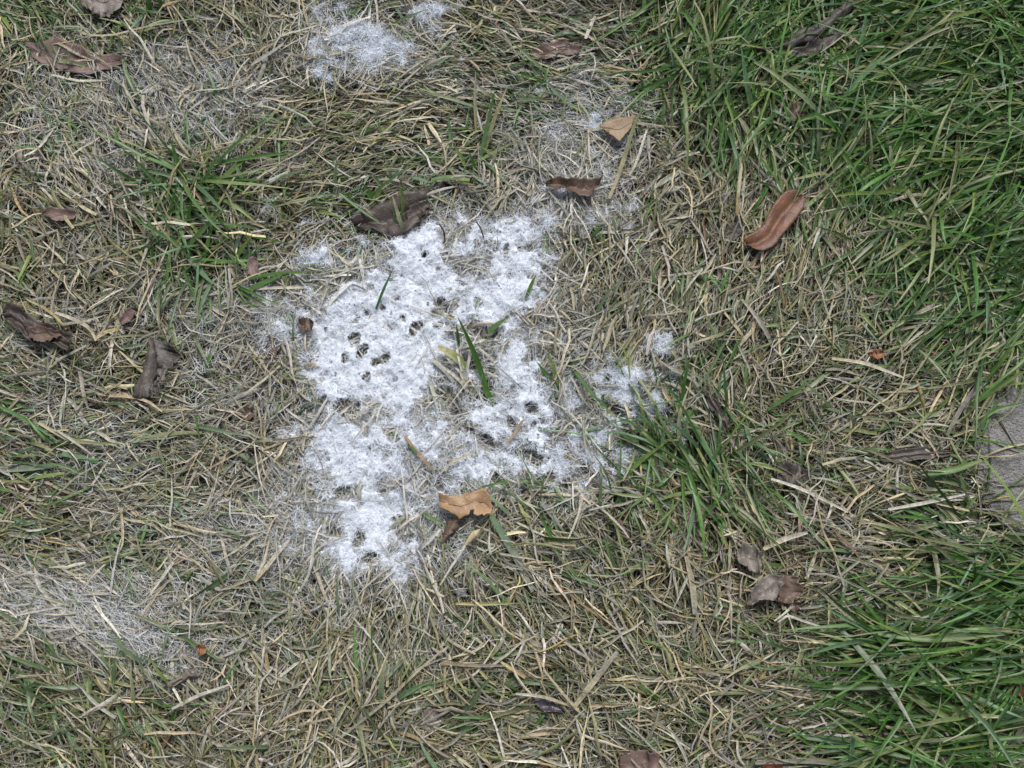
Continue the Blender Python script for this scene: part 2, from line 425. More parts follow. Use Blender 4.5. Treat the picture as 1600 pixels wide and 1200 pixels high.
def grow(x, y, z0, az, L, W, el, bend, curl, roll, S=6, tip=0.2, fold=0, zmin=.001, colA=None, colB=None, wig=0.25, cap=True, over=None, r=rng):
    """grass blades: integrate a centre line for each, keep it above the soil and under leaves"""
    n = len(x)
    t = (np.arange(S - 1) + .5) / (S - 1)
    A = az[:, None] + curl[:, None] * t + r.normal(0, wig, (n, S - 1))
    E = el[:, None] + bend[:, None] * t + r.normal(0, wig * .3, (n, S - 1))
    d = np.stack([np.cos(A) * np.cos(E), np.sin(A) * np.cos(E), np.sin(E)], -1)
    P = np.concatenate([np.zeros((n, 1, 3)), np.cumsum(d * (L / (S - 1))[:, None, None], 1)], 1)
    P += np.stack([x, y, z0], -1)[:, None, :]
    floor = (zmin + r.uniform(0, .004, n))[:, None]
    P[..., 2] = np.maximum(P[..., 2], floor)
    u, v = g2px(P[..., 0], P[..., 1])
    st = sample(STONE, u, v) > .5
    P[..., 2] = np.where(st, np.maximum(P[..., 2], STONE_TOP + .0015 + .004 * r.random((n, 1))), P[..., 2])
    stone_hit = st.mean(1)
    gone = (stone_hit > .3) & (r.random(n) < .70)
    P[gone] = P[gone][:, :1] * 1.0 + np.linspace(0, 1, S)[None, :, None] * np.array([-.004, 0, -.0005])
    if cap:
        ii = np.clip(((u - U0) / STEP).astype(int), 0, GW - 1); jj = np.clip(((v - V0) / STEP).astype(int), 0, GH - 1)
        zc = ZCAP[jj, ii]
        ov = OVER[jj, ii].max(1) if over is None else over
        free = r.random(n) < ov
        zc = np.where(free[:, None], 1.0, zc - r.uniform(0, .005, (n, 1)))
        P[..., 2] = np.minimum(P[..., 2], np.maximum(zc, .0005))
    T = np.gradient(P, axis=1)
    T /= np.linalg.norm(T, axis=2, keepdims=True) + 1e-9
    up = np.array([0, 0, 1.0])
    s0 = np.cross(T, up); s0 /= np.linalg.norm(s0, axis=2, keepdims=True) + 1e-9
    n0 = np.cross(s0, T)
    rr = (roll[:, None] + r.normal(0, .5, n)[:, None] * np.linspace(-.5, 1, S)[None, :])[..., None]
    side = s0 * np.cos(rr) + n0 * np.sin(rr)
    nn = np.cross(side, T)
    tt = np.linspace(0, 1, S)
    prof = np.clip(.75 + .6 * tt, 0, 1)[None, :] * (1 - (1 - tip)[:, None] * np.clip((tt - .35) / .65, 0, 1)[None, :] ** 1.6)
    wd = W[:, None] * .5 * prof
    return ribbons(P, side, wd, fold, colA, colB, nn)

def join(parts):
    Vs, Fs, Cs, off = [], [], [], 0
    for V, F, c in parts:
        Vs.append(V); Fs.append(F + off); Cs.append(c); off += len(V)
    return np.concatenate(Vs), np.concatenate(Fs), np.concatenate(Cs)

# ------------------------------------------------------------------ ground
def build_ground():
    n = 81
    g = np.linspace(-1, 1, n)
    g = np.sign(g) * (np.abs(g) ** 2.2) * 8
    X, Y = np.meshgrid(g, g)
    Z = 0.0025 * fnoise(X, Y, .09, 900) * (np.hypot(X, Y) < 3) - .003
    V = np.stack([X, Y, Z], -1).reshape(-1, 3)
    a = (np.arange(n - 1)[:, None] * n + np.arange(n - 1)[None, :]).ravel()
    F = np.stack([a, a + 1, a + n + 1, a + n], -1)
    o = link('ground', np_mesh('ground', V, F, M_SOIL))
    tag(o, 'dark soil under the matted lawn', None, None, 'structure')
build_ground()

def build_stone(u, v, r, label):
    c = px2g(u, v, STONE_TOP)
    nth, rings = 96, [0, .25, .5, .72, .88, .955, .985, 1.0, 1.0]
    zs = [STONE_TOP] * 5 + [STONE_TOP - .0012, STONE_TOP - .004, STONE_TOP - .011, -.03]
    V = [(0, 0, STONE_TOP)]
    R = r * PXM
    th = np.linspace(0, 2 * math.pi, nth, endpoint=False)
    for k in range(1, len(rings)):
        rad = R * rings[k] * (1 + .03 * np.sin(-3 * th + 1) + .02 * np.sin(-7 * th)) + .0012 * np.sin(23 * th + k) * (rings[k] > .9)
        x, y = rad * np.cos(th), rad * np.sin(th)
        z = zs[k] + .0012 * fnoise(x + c[0], y + c[1], .03, 55)
        V += list(zip(x, y, z))
    F = []
    for j in range(nth):
        k = (j + 1) % nth
        F.append((0, 1 + j, 1 + k, 1 + k))
    for q in range(len(rings) - 2):
        for j in range(nth):
            k = (j + 1) % nth
            F.append((1 + q * nth + j, 1 + (q + 1) * nth + j, 1 + (q + 1) * nth + k, 1 + q * nth + k))
    me = bpy.data.meshes.new('stepping_stone')
    me.from_pydata([tuple(map(float, p)) for p in V], [], [f[:3] if f[2] == f[3] else f for f in F])
    me.polygons.foreach_set('use_smooth', [True] * len(me.polygons))
    me.materials.append(M_STONE)
    o = link('stepping_stone', me, None, (c[0], c[1], 0))
    tag(o, label, 'stepping stone', 'stepping stones')
build_stone(*STONES[0], 'round grey concrete stepping stone with thin straws lying across it')
build_stone(*STONES[1], 'grey concrete stepping stone mostly covered by long green grass')

# ------------------------------------------------------------------ fallen leaves
def resample(p, n):
    p = np.asarray(p, float)
    d = np.concatenate([[0], np.cumsum(np.linalg.norm(np.diff(p, axis=0), axis=1))])
    t = np.linspace(0, d[-1], n)
    return np.stack([np.interp(t, d, p[:, k]) for k in range(p.shape[1])], -1)

def tube(path, rad, sides=6):
    path = np.asarray(path, float); n = len(path)
    T = np.gradient(path, axis=0); T /= np.linalg.norm(T, axis=1, keepdims=True) + 1e-9
    s = np.cross(T, [0, 0, 1.0]); s /= np.linalg.norm(s, axis=1, keepdims=True) + 1e-9
    b = np.cross(s, T)
    th = np.linspace(0, 2 * math.pi, sides, endpoint=False)
    V = path[:, None, :] + np.asarray(rad)[:, None, None] * (np.cos(th)[None, :, None] * s[:, None, :] + np.sin(th)[None, :, None] * b[:, None, :])
    F = [(i * sides + j, i * sides + (j + 1) % sides, (i + 1) * sides + (j + 1) % sides, (i + 1) * sides + j) for i in range(n - 1) for j in range(sides)]
    return V.reshape(-1, 3), np.array(F)

def lamina(parent, base, name, eA, eB, z, mat, curl=0.004, crease=0.0, bump=.0015, lift=(0, 0), jag=1.2, N=22, Mx=11, seed=0, thick=.0005, holes=()):
    A, B = resample(eA, N), resample(eB, N)
    r = np.random.default_rng(seed + 50)
    A[1:-1] += r.normal(0, jag, (N - 2, 2)); B[1:-1] += r.normal(0, jag, (N - 2, 2))
    s = np.linspace(0, 1, Mx)[None, :, None]
    uv = A[:, None, :] * (1 - s) + B[:, None, :] * s
    G = px2g(uv[..., 0], uv[..., 1], z)
    q = np.linspace(-1, 1, Mx)[None, :]; t = np.linspace(0, 1, N)[:, None]
    dz = curl * q * q - crease * np.exp(-(q / .25) ** 2) + lift[0] * (1 - t) ** 2 + lift[1] * t ** 2
    dz = dz + bump * fnoise(G[..., 0], G[..., 1], .014, 400 + seed, 3) + bump * .8 * np.sin(3.1 * np.pi * t + seed) * np.abs(q)
    G[..., 2] += dz
    V = (G - base).reshape(-1, 3)
    a = (np.arange(N - 1)[:, None] * Mx + np.arange(Mx - 1)[None, :]).ravel()
    F = np.stack([a, a + 1, a + Mx + 1, a + Mx], -1)
    if holes:
        cen = uv[:-1, :-1].reshape(-1, 2)
        keep = np.ones(len(F), bool)
        for hu, hv, hr in holes:
            keep &= np.hypot(cen[:, 0] - hu, cen[:, 1] - hv) > hr
        F = F[keep]
    # give it thickness: a second skin below, closed at the rim by a solidify
    me = np_mesh(name, V, F, mat)
    o = link(name, me, parent)
    md = o.modifiers.new('thickness', 'SOLIDIFY'); md.thickness = thick; md.offset = 0
    # press the grass down under it
    pts = np.concatenate([A, B[::-1]])
    gx = px2g(pts[:, 0], pts[:, 1], z)
    pu, pv = g2px(gx[:, 0], gx[:, 1])
    mask = poly_mask(np.stack([pu, pv], -1))
    ZCAP[mask] = np.minimum(ZCAP[mask], z - .003)
    return G, mask

def leaf(label, eA, eB, mat, z=0.024, over=0.05, rib=True, stalk=None, flaps=(), seed=0, name='fallen_leaf', cat='leaf', **kw):
    eA = np.array(eA, float); eB = np.array(eB, float)
    c = np.concatenate([eA, eB]).mean(0)
    base = px2g(c[0], c[1], z)
    e = empty(name, base)
    tag(e, label, cat, 'fallen leaves on the lawn')
    G, mask = lamina(e, base, 'lamina', eA, eB, z, LM[mat], seed=seed, **kw)
    OVER[mask] = np.maximum(OVER[mask], over)
    if rib:
        mid = G[:, G.shape[1] // 2] - base
        mid[:, 2] += .0003
        V, F = tube(mid[::2], np.linspace(.0008, .0003, len(mid[::2])), 5)
        link('midrib', np_mesh('midrib', V, F, RIB), e)
    for k, f in enumerate(flaps):
        ff = dict(f); nm = ff.pop('name', 'folded_lobe'); m2 = LM[ff.pop('mat', mat)]
        lamina(e, base, nm, ff.pop('a'), ff.pop('b'), ff.pop('z', z - .006), m2, seed=seed + 7 + k, **ff)
    if stalk:
        p = resample(stalk, 8); q = px2g(p[:, 0], p[:, 1], z) - base
        q[:, 2] = np.linspace(0, -.006, 8)
        V, F = tube(q, np.linspace(.0011, .0008, 8), 6)
        link('stalk', np_mesh('stalk', V, F, RIB), e)
    return e

leaf('crumpled tan leaf with a small hole resting below the large white fungus patch',
     [(685, 770), (705, 776), (722, 774), (740, 768), (758, 763), (766, 775), (770, 790)], [(687, 792), (700, 797), (716, 811), (735, 806), (752, 803), (764, 806), (768, 797)],
     'tan', z=.034, over=0, curl=.003, bump=.004, seed=1, holes=((736, 799, 4.5),),
     flaps=[dict(a=[(700, 812), (694, 830), (689, 848)], b=[(727, 811), (712, 826), (691, 850)], z=.028, mat='brown', curl=-.003)])
leaf('glossy red-brown leaf with a raised midrib lying in pale grass below the green turf',
     [(1160, 375), (1172, 366), (1192, 352), (1203, 328), (1222, 302), (1236, 295), (1250, 298)], [(1176, 388), (1192, 393), (1210, 384), (1228, 360), (1244, 341), (1257, 324), (1256, 306)],
     'red', z=.030, over=.03, crease=.0035, curl=.0015, bump=.0012, jag=.7, seed=2)
leaf('long rolled dark grey-brown leaf half buried in the green turf',
     [(1180, 73), (1205, 66), (1240, 52), (1275, 34), (1300, 15), (1325, -12)], [(1183, 76), (1215, 75), (1250, 70), (1282, 53), (1310, 30), (1350, -4)],
     'darkgrey', z=0.034, over=0.05, crease=.003, curl=-.007, bump=.0065, jag=2.0, seed=3, rib=False,
     flaps=[dict(name='curled_edge', a=[(1212, 80), (1250, 76), (1284, 60), (1312, 38)], b=[(1224, 90), (1258, 93), (1292, 78), (1318, 54)], z=.024, mat='darkgrey', jag=1.8, bump=.004)])
leaf('long mauve-brown leaf under straws beside the tall stalks of pale grass',
     [(36, 66), (65, 66), (95, 62), (125, 74), (150, 84), (180, 86), (206, 92)], [(52, 92), (75, 103), (98, 114), (130, 120), (155, 112), (178, 106), (205, 95)],
     'mauve', z=0.015, over=0.44, crease=.004, bump=.003, seed=4)
leaf('torn grey-brown leaf beside a bright green shoot',
     [(122, -20), (150, -25), (196, -14)], [(128, 12), (155, 30), (188, 18)], 'grey', z=0.024, over=0.05, bump=.004, jag=2.2, seed=5)
leaf('dark brown curled leaf with a tan patch lying on open straw',
     [(6, 490), (16, 473), (34, 482), (56, 500), (82, 508), (100, 520), (116, 524)], [(8, 498), (22, 508), (38, 522), (54, 542), (76, 536), (92, 540), (108, 552)],
     'dark', z=0.032, over=.08, crease=-.008, curl=.005, bump=.005, seed=6, rib=False,
     flaps=[dict(name='tan_patch', a=[(40, 516), (55, 508), (75, 512), (95, 520)], b=[(48, 528), (62, 536), (80, 532), (98, 527)], z=.0375, mat='brown')])
leaf('dark grey leaf folded along its middle with a pale torn edge',
     [(203, 618), (212, 596), (222, 568), (230, 545), (231, 526)], [(232, 622), (238, 600), (242, 575), (244, 550), (236, 526)], 'darkgrey', z=0.030, over=.12, crease=0, curl=-.006, bump=.003, seed=7,
     flaps=[dict(name='shaded_half', a=[(236, 528), (243, 552), (241, 590)], b=[(270, 538), (284, 560), (252, 585)], z=.019, mat='darkgrey', jag=2),
            dict(name='torn_edge', a=[(258, 575), (248, 592), (233, 618)], b=[(263, 580), (254, 600), (238, 622)], z=.027, mat='grey', jag=1.5)])
leaf('black-brown leaf tucked under the upper edge of the large white fungus patch',
     [(548, 346), (575, 330), (600, 318), (622, 306), (645, 300), (674, 296)], [(560, 358), (585, 362), (612, 372), (635, 366), (655, 352), (674, 325)], 'dark', z=0.020, over=.25, crease=.007, bump=.005, seed=8, rib=False,
     flaps=[dict(name='curled_edge', a=[(630, 338), (645, 322), (668, 312)], b=[(636, 362), (652, 350), (672, 322)], z=.022, mat='dark')])
leaf('flat triangular ochre leaf fragment among grey threads',
     [(936, 196), (955, 186), (972, 184), (993, 180)], [(944, 203), (958, 214), (968, 221), (986, 200)], 'ochre', z=0.032, over=0.00, curl=.001, bump=.001, jag=.6, seed=9)
leaf('folded brown leaf with a ragged upper edge beside a long pale blade',
     [(852, 288), (868, 275), (880, 282), (892, 284), (906, 279), (922, 281), (941, 279)], [(856, 293), (872, 296), (888, 300), (900, 304), (914, 308), (924, 305), (932, 296)], 'brown', z=0.032, over=0.01, crease=.002, curl=.006, bump=.003, jag=1.8, seed=10)
leaf('small reddish leaf half hidden in long combed straw',
     [(828, 82), (845, 72), (862, 68), (878, 63), (892, 72), (907, 74)], [(832, 92), (848, 96), (864, 92), (876, 87), (892, 89), (905, 86)], 'mauve', z=0.016, over=0.40, bump=.003, seed=11)
leaf('small pointed mauve leaf in a dark gap of the straw',
     [(68, 334), (82, 325), (100, 327), (118, 331)], [(70, 337), (86, 346), (102, 346), (116, 344)], 'mauve', z=0.022, over=0.06, bump=.0015, jag=.8, seed=12)
leaf('small pinkish triangular leaf beside yellow broken straw',
     [(188, 500), (196, 486), (205, 482)], [(192, 510), (204, 502), (216, 489)], 'mauve', z=0.022, over=0.03, rib=False, bump=.001, jag=.6, seed=13)
leaf('smooth pink oval leaf between the green tuft and the white fungus',
     [(386, 420), (388, 406), (396, 402), (402, 405)], [(388, 428), (396, 434), (403, 430), (405, 412)], 'mauve', z=0.022, over=0.04, rib=False, bump=.001, jag=.4, seed=14)
leaf('narrow dark twisted leaf standing beside a green clump',
     [(1103, 606), (1113, 618), (1124, 638), (1138, 655)], [(1101, 616), (1108, 636), (1122, 660), (1136, 680)], 'darkgrey', z=0.024, over=0.07, crease=-.004, bump=.004, seed=15)
leaf('dark folded leaf under a pale lavender straw',
     [(1212, 732), (1226, 722), (1245, 726), (1262, 736)], [(1214, 752), (1230, 764), (1246, 764), (1262, 756)], 'darkgrey', z=0.017, over=0.26, bump=.006, jag=2, seed=16)
leaf('crumpled grey leaf with a brown turned-back side',
     [(1168, 945), (1174, 922), (1186, 903), (1205, 898), (1220, 900)], [(1176, 946), (1190, 938), (1208, 938), (1216, 930), (1224, 912)], 'grey', z=0.032, over=0.01, bump=.005, jag=1.2, seed=17,
     flaps=[dict(name='turned_back_side', a=[(1222, 898), (1218, 920), (1214, 940)], b=[(1244, 900), (1254, 926), (1232, 944)], z=.026, mat='brown', jag=1.2)])
leaf('pale withered leaf with curled tip above the crumpled grey leaf',
     [(1150, 862), (1160, 850), (1178, 850), (1190, 866)], [(1154, 878), (1168, 890), (1182, 897), (1188, 884)], 'grey', z=0.031, over=0.02, bump=.005, jag=1.4, seed=18, stalk=[(1165, 852), (1150, 838), (1138, 828)])
leaf('little brown leaf scrap below the turned-back side of the crumpled leaf',
     [(1226, 944), (1240, 940), (1252, 942)], [(1230, 952), (1240, 956), (1250, 950)], 'brown', z=0.020, over=0.05, rib=False, jag=.6, seed=19)
leaf('grey arched leaf over a green sprig below the orange scrap',
     [(260, 1068), (276, 1058), (288, 1046), (302, 1044)], [(264, 1074), (282, 1064), (296, 1058), (314, 1058)], 'grey', z=0.028, over=0.03, curl=-.003, bump=.002, seed=20)
leaf('tiny bright orange leaf scrap on grey straw',
     [(306, 1010), (314, 1006), (322, 1010)], [(309, 1018), (316, 1024), (322, 1020)], 'orange', z=.031, over=0, rib=False, jag=1, seed=21)
leaf('blue-black leaf with a small hole under crossing straws',
     [(832, 1096), (848, 1092), (866, 1098), (880, 1108)], [(840, 1104), (852, 1112), (866, 1112), (878, 1113)], 'plum', z=0.022, over=0.06, rib=False, bump=.002, jag=.6, seed=22)
leaf('small red-brown crumb of leaf at the left edge of the large white fungus patch',
     [(464, 506), (472, 498), (484, 498), (490, 504)], [(468, 514), (476, 520), (486, 516), (490, 508)], 'brown', z=0.026, over=0.02, rib=False, jag=1.4, bump=.003, seed=23)
leaf('brown leaf scrap deep in upright green blades beside the long rolled leaf',
     [(1228, 172), (1242, 160), (1256, 165)], [(1232, 196), (1246, 192), (1258, 182)], 'brown', z=0.017, over=0.22, jag=1.2, seed=24)
leaf('tiny orange-brown scrap in dry straw beside the right-hand green turf',
     [(1356, 552), (1368, 546), (1380, 550)], [(1360, 558), (1372, 562), (1384, 556)], 'orange', z=0.022, over=0.06, rib=False, jag=1, seed=25)
leaf('brown pointed leaf sunk in a hollow of pale straw',
     [(412, 546), (422, 530), (434, 532)], [(416, 560), (428, 560), (438, 546)], 'brown', z=0.016, over=0.07, rib=False, jag=.8, seed=26)
leaf('rust-brown scrap in a dark hole of the straw',
     [(374, 646), (386, 636), (398, 640)], [(380, 656), (390, 658), (400, 650)], 'brown', z=0.012, over=0.05, rib=False, jag=.8, seed=27)
leaf('faded mauve leaf under green blades of the clump right of the fungus',
     [(1090, 790), (1106, 782), (1126, 786)], [(1094, 806), (1110, 810), (1128, 800)], 'mauve', z=0.015, over=0.26, jag=1, seed=28)
leaf('long narrow dark leaf pointing at the round stepping stone',
     [(1370, 712), (1400, 704), (1440, 700), (1500, 706)], [(1376, 722), (1410, 722), (1446, 718), (1502, 710)], 'darkgrey', z=0.017, over=0.31, crease=-.003, bump=.002, seed=29)
leaf('faded grey-brown leaf under horizontal straws',
     [(655, 1120), (670, 1104), (690, 1112)], [(660, 1138), (676, 1142), (694, 1128)], 'grey', z=0.013, over=0.31, rib=False, jag=1, seed=30)
leaf('purple-grey leaf with an upright papery fold',
     [(966, 1184), (984, 1172), (1008, 1172), (1030, 1180)], [(970, 1206), (990, 1214), (1014, 1212), (1034, 1202)], 'mauve', z=0.017, over=0.22, jag=1.4, bump=.004, seed=31)
leaf('dull red leaf tip under a thick dead stem',
     [(1188, 1196), (1204, 1190), (1222, 1194)], [(1190, 1212), (1208, 1216), (1226, 1210)], 'red', z=0.024, over=0.04, rib=False, seed=32)
leaf('dark leaf sunk among long level green blades',
     [(1362, 1138), (1376, 1130), (1394, 1134)], [(1366, 1148), (1382, 1152), (1396, 1144)], 'dark', z=0.015, over=0.22, rib=False, seed=33)
leaf('dark dead leaf strip lying against the red-brown leaf',
     [(1128, 366), (1140, 352), (1156, 346)], [(1134, 384), (1148, 376), (1160, 364)], 'darkgrey', z=0.017, over=0.26, rib=False, seed=34)
leaf('russet scrap at the overgrown rim of the grass-covered stepping stone',
     [(1572, 1076), (1586, 1066), (1602, 1070)], [(1578, 1086), (1590, 1088), (1604, 1082)], 'red', z=0.030, over=0.06, rib=False, seed=35)

def pebble():
    c = px2g(720, 926, .011)
    r = np.random.default_rng(3)
    nt_, npn = 12, 8
    V = []; F = []
    for i in range(npn + 1):
        ph = math.pi * i / npn
        for j in range(nt_):
            th = 2 * math.pi * j / nt_
            k = .85 * (1 + .16 * math.sin(2 * th + ph * 2) + .13 * math.sin(5 * th - ph) + .08 * r.normal())
            V.append((.010 * k * math.sin(ph) * math.cos(th), .008 * k * math.sin(ph) * math.sin(th), .0065 * math.cos(ph) * k))
    for i in range(npn):
        for j in range(nt_):
            F.append((i * nt_ + j, (i + 1) * nt_ + j, (i + 1) * nt_ + (j + 1) % nt_, i * nt_ + (j + 1) % nt_))
    o = link('pebble', np_mesh('pebble', np.array(V), np.array(F), M_PEBBLE), None, c)
    tag(o, 'small blue-grey pebble in the straw below the crumpled tan leaf', 'pebble')
    m = np.hypot(GU - 720, GV - 926) < 14
    ZCAP[m] = np.minimum(ZCAP[m], .010); OVER[m] = .35
pebble()

# ------------------------------------------------------------------ fungus presses the grass down
XW = px2g(GU, GV, .015)
NZ_M = fnoise(XW[..., 0], XW[..., 1], .019, 41, 3)
NZ_H = fnoise(XW[..., 0], XW[..., 1], .0085, 47, 2)
NZ_F = vnoise(XW[..., 0], XW[..., 1], .0042, 52)
FELT = MOLD + .44 * NZ_M + .30 * NZ_H + .16 * NZ_F - .04 - 1.1 * HOLE          # felt where above about .5
mk = FELT > .5
ZCAP[mk] = np.minimum(ZCAP[mk], sheet_z(XW[..., 0], XW[..., 1])[mk] - .001)
OVER[mk] = np.maximum(OVER[mk], .06)
hk = HOLE > .4
ZCAP[hk] = np.minimum(ZCAP[hk], .007)

# ------------------------------------------------------------------ grass
STRAW = np.array([.42, .355, .222]); PALE = np.array([.47, .445, .375]); GREYB = np.array([.25, .245, .205]); OLV = np.array([.165, .178, .062])
BRN = np.array([.17, .11, .062]); YEL = np.array([.34, .26, .11])
GR1 = np.array([.038, .105, .016]); GR2 = np.array([.070, .165, .028]); GR3 = np.array([.092, .178, .08]); GR4 = np.array([.13, .185, .04])

def pick(n, cols, p):
    p = np.asarray(p, float)
    if p.ndim == 1:
        k = rng.choice(len(cols), n, p=p / p.sum())
    else:
        c = np.cumsum(p / p.sum(1, keepdims=True), 1)
        k = (rng.random((n, 1)) > c).sum(1).clip(0, len(cols) - 1)
    return np.array(cols)[k]

def lie_az(u, v, spread, r=rng):
    c = sample(LIEDIR_C, u, v); s = sample(LIEDIR_S, u, v); a = .5 * np.arctan2(s, c)
    wgt = np.clip(sample(LIEW, u, v), 0, 2.2)
    n = len(u)
    a = a + (r.random(n) < .5) * math.pi
    sd_ = spread * (1.25 - .48 * wgt)
    a = a + r.normal(0, 1, n) * np.clip(sd_, .22, 3)
    return np.where(r.random(n) < .14 + .45 * np.clip(1 - wgt, 0, 1), r.uniform(0, 2 * math.pi, n), a)

def scatter(n, per):
    """clumped root positions in and around the view; thinner outside it"""
    nc = n // per + 1
    m = nc * 3
    u = rng.uniform(U0 + 20, U1 - 20, m); v = rng.uniform(V0 + 20, V1 - 20, m)
    inside = (u > -120) & (u < 1720) & (v > -120) & (v < 1320)
    keep = inside | (rng.random(m) < .42)
    u, v = u[keep][:nc], v[keep][:nc]
    return u, v

def tussock(P):
    """small rises of the matted turf"""
    return np.clip(.011 * fnoise(P[:, 0], P[:, 1], .055, 711, 2), 0, .014)

def dead(n, per, zr, Lr, Wr, elr, kind):
    cu, cv = scatter(n, per)
    caz = lie_az(cu, cv, .75)
    k = np.repeat(np.arange(len(cu)), per)
    u = cu[k] + rng.normal(0, 9, len(k)); v = cv[k] + rng.normal(0, 9, len(k))
    az = caz[k] + rng.normal(0, .42, len(k)) + (rng.random(len(k)) < .25) * math.pi
    g = sample(GREEN, u, v); st = sample(STONE, u, v); ho = sample(HOLLOW, u, v)
    thin = {'deep': .25, 'mat': .48, 'fine': .6, 'top': .74}[kind]
    keep = (rng.random(len(k)) > g * thin) & (st < .5) & (rng.random(len(k)) > ho * {'deep': 0, 'mat': .6, 'fine': .8, 'top': .9}[kind])
    u, v, az, g = u[keep], v[keep], az[keep], g[keep]
    n = len(u)
    P = px2g(u, v, .006)
    ol = sample(OLIVE, u, v); ve = np.clip(sample(VEIL, u, v), 0, 1); mo = sample(MOLD * (1 - HOLE), u, v)
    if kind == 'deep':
        pr = np.stack([.25 + 0 * ol, .05 + .1 * ve, .35 + 0 * ol, .4 * ol + .1, .4 + 0 * ol, .05 + 0 * ol], 1); mul = .30  # thatch colour scaled well down: shade of the deep gaps painted in
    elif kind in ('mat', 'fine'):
        pr = np.stack([.38 - .15 * ol, .16 + .25 * ve, .38 + .2 * ve, .72 * ol, .07 + 0 * ol, .05 + 0 * ol], 1); mul = .78 if kind == 'mat' else .92  # middle layers also darkened in colour, shading them below the top straw
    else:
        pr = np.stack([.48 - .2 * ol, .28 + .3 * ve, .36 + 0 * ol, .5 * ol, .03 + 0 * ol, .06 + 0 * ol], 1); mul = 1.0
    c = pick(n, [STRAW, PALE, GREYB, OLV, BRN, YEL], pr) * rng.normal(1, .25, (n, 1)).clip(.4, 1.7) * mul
    c = c * (1 + rng.normal(0, .035, (n, 3))) * (1 + .24 * fnoise(u, v, 60, 131, 2))[:, None]
    wh = (np.clip(ve * .45 + np.clip(mo - .15, 0, 1) * .9, 0, .8) * rng.uniform(.3, 1, n))[:, None]
    c = c * (1 - wh) + wh * np.array([.60, .605, .60])
    c2 = pick(n, [STRAW, PALE, GREYB, BRN], [.4, .3, .35, .06]) * mul
    t2 = rng.uniform(0, .8, (n, 1))
    c2 = c * (1 - t2) + c2 * t2 * (1 - wh) + wh * t2 * .6
    c = c * rng.uniform(.62, 1.0, (n, 1))
    L = rng.uniform(*Lr, n) * rng.choice([1, .55, 1.25], n, p=[.6, .25, .15])
    W = rng.uniform(*Wr, n) * rng.choice([1, .65, 1.5], n, p=[.52, .40, .08])
    el = rng.uniform(*elr, n)
    z0 = rng.uniform(*zr, n) + tussock(P)
    bend = -el * rng.uniform(.9, 2.3, n) - rng.uniform(0, .25, n)
    curl = rng.normal(0, .5, n) * rng.choice([.4, 1, 2.2], n, p=[.5, .4, .10]) * np.clip(.0024 / W, .4, 1.3)
    roll = rng.normal(0, .6, n) + (rng.random(n) < .5) * math.pi
    tip = rng.choice([.12, .75, .4], n, p=[.45, .2, .35])
    return grow(P[:, 0], P[:, 1], z0, az, L, W, el, bend, curl, roll, 4 if kind in ('deep', 'fine') else 5, tip, fold=0 if kind in ('deep', 'fine') else .55, colA=c, colB=c2, wig=.12)

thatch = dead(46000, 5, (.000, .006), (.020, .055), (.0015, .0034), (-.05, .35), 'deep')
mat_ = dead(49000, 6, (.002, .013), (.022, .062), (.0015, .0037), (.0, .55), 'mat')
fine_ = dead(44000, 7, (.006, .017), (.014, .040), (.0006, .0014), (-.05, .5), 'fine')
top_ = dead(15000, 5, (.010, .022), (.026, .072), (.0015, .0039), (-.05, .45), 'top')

def green(n, per, kind):
    cu, cv = scatter(n, per)
    caz = lie_az(cu, cv, .42)
    k = np.repeat(np.arange(len(cu)), per)
    u = cu[k] + rng.normal(0, 8, len(k)); v = cv[k] + rng.normal(0, 8, len(k))
    az = caz[k] + rng.normal(0, .36, len(k))
    g = sample(GREEN, u, v)
    base = .20 if kind == 'low' else .03
    keep = (rng.random(len(k)) < np.clip(g * (.95 if kind == 'low' else .9) + base * np.clip(1 + 1.6 * fnoise(u, v, 70, 515, 2), 0, 3), 0, 1)) & (sample(STONE, u, v) < .5)
    keep &= rng.random(len(k)) > np.clip(sample(MOLD, u, v) * 1.2, 0, .97)
    u, v, az, g = u[keep], v[keep], az[keep], g[keep]
    n = len(u)
    P = px2g(u, v, .004)
    c = pick(n, [GR1, GR2, GR3, GR4], [.40, .32, .16, .12]) * rng.normal(1, .2, (n, 1)).clip(.5, 1.6)
    dry = (1 - g)[:, None] * .5 * rng.random((n, 1))
    c = c * (1 - dry) + GREYB * dry
    c2 = c * rng.uniform(.9, 1.35, (n, 1))
    br = (rng.random(n) < .22)[:, None]
    c2 = np.where(br, .35 * c2 + .65 * STRAW, c2)
    L = rng.uniform(.05, .125, n) * (np.where(g > .6, 1.35, .75)) * (.8 if kind == 'low' else 1)
    W = rng.uniform(.0024, .0054, n) * rng.choice([1, .65, 1.3], n, p=[.6, .25, .15])
    el = rng.uniform(.05, .75, n) if kind == 'low' else rng.uniform(.3, 1.0, n)
    bend = -el * rng.uniform(.7, 1.9, n)
    z0 = rng.uniform(.001, .010, n) if kind == 'low' else rng.uniform(.004, .014, n)
    curl = rng.normal(0, .32, n)
    roll = rng.normal(0, .55, n)
    tip = rng.choice([.06, .45, .25], n, p=[.6, .12, .28])
    return grow(P[:, 0], P[:, 1], z0, az, L, W, el, bend, curl, roll, 7, tip, fold=.35, colA=c * .9, colB=c2, wig=.05)

gl = green(42000, 5, 'low')
gt_ = green(15000, 4, 'tall')

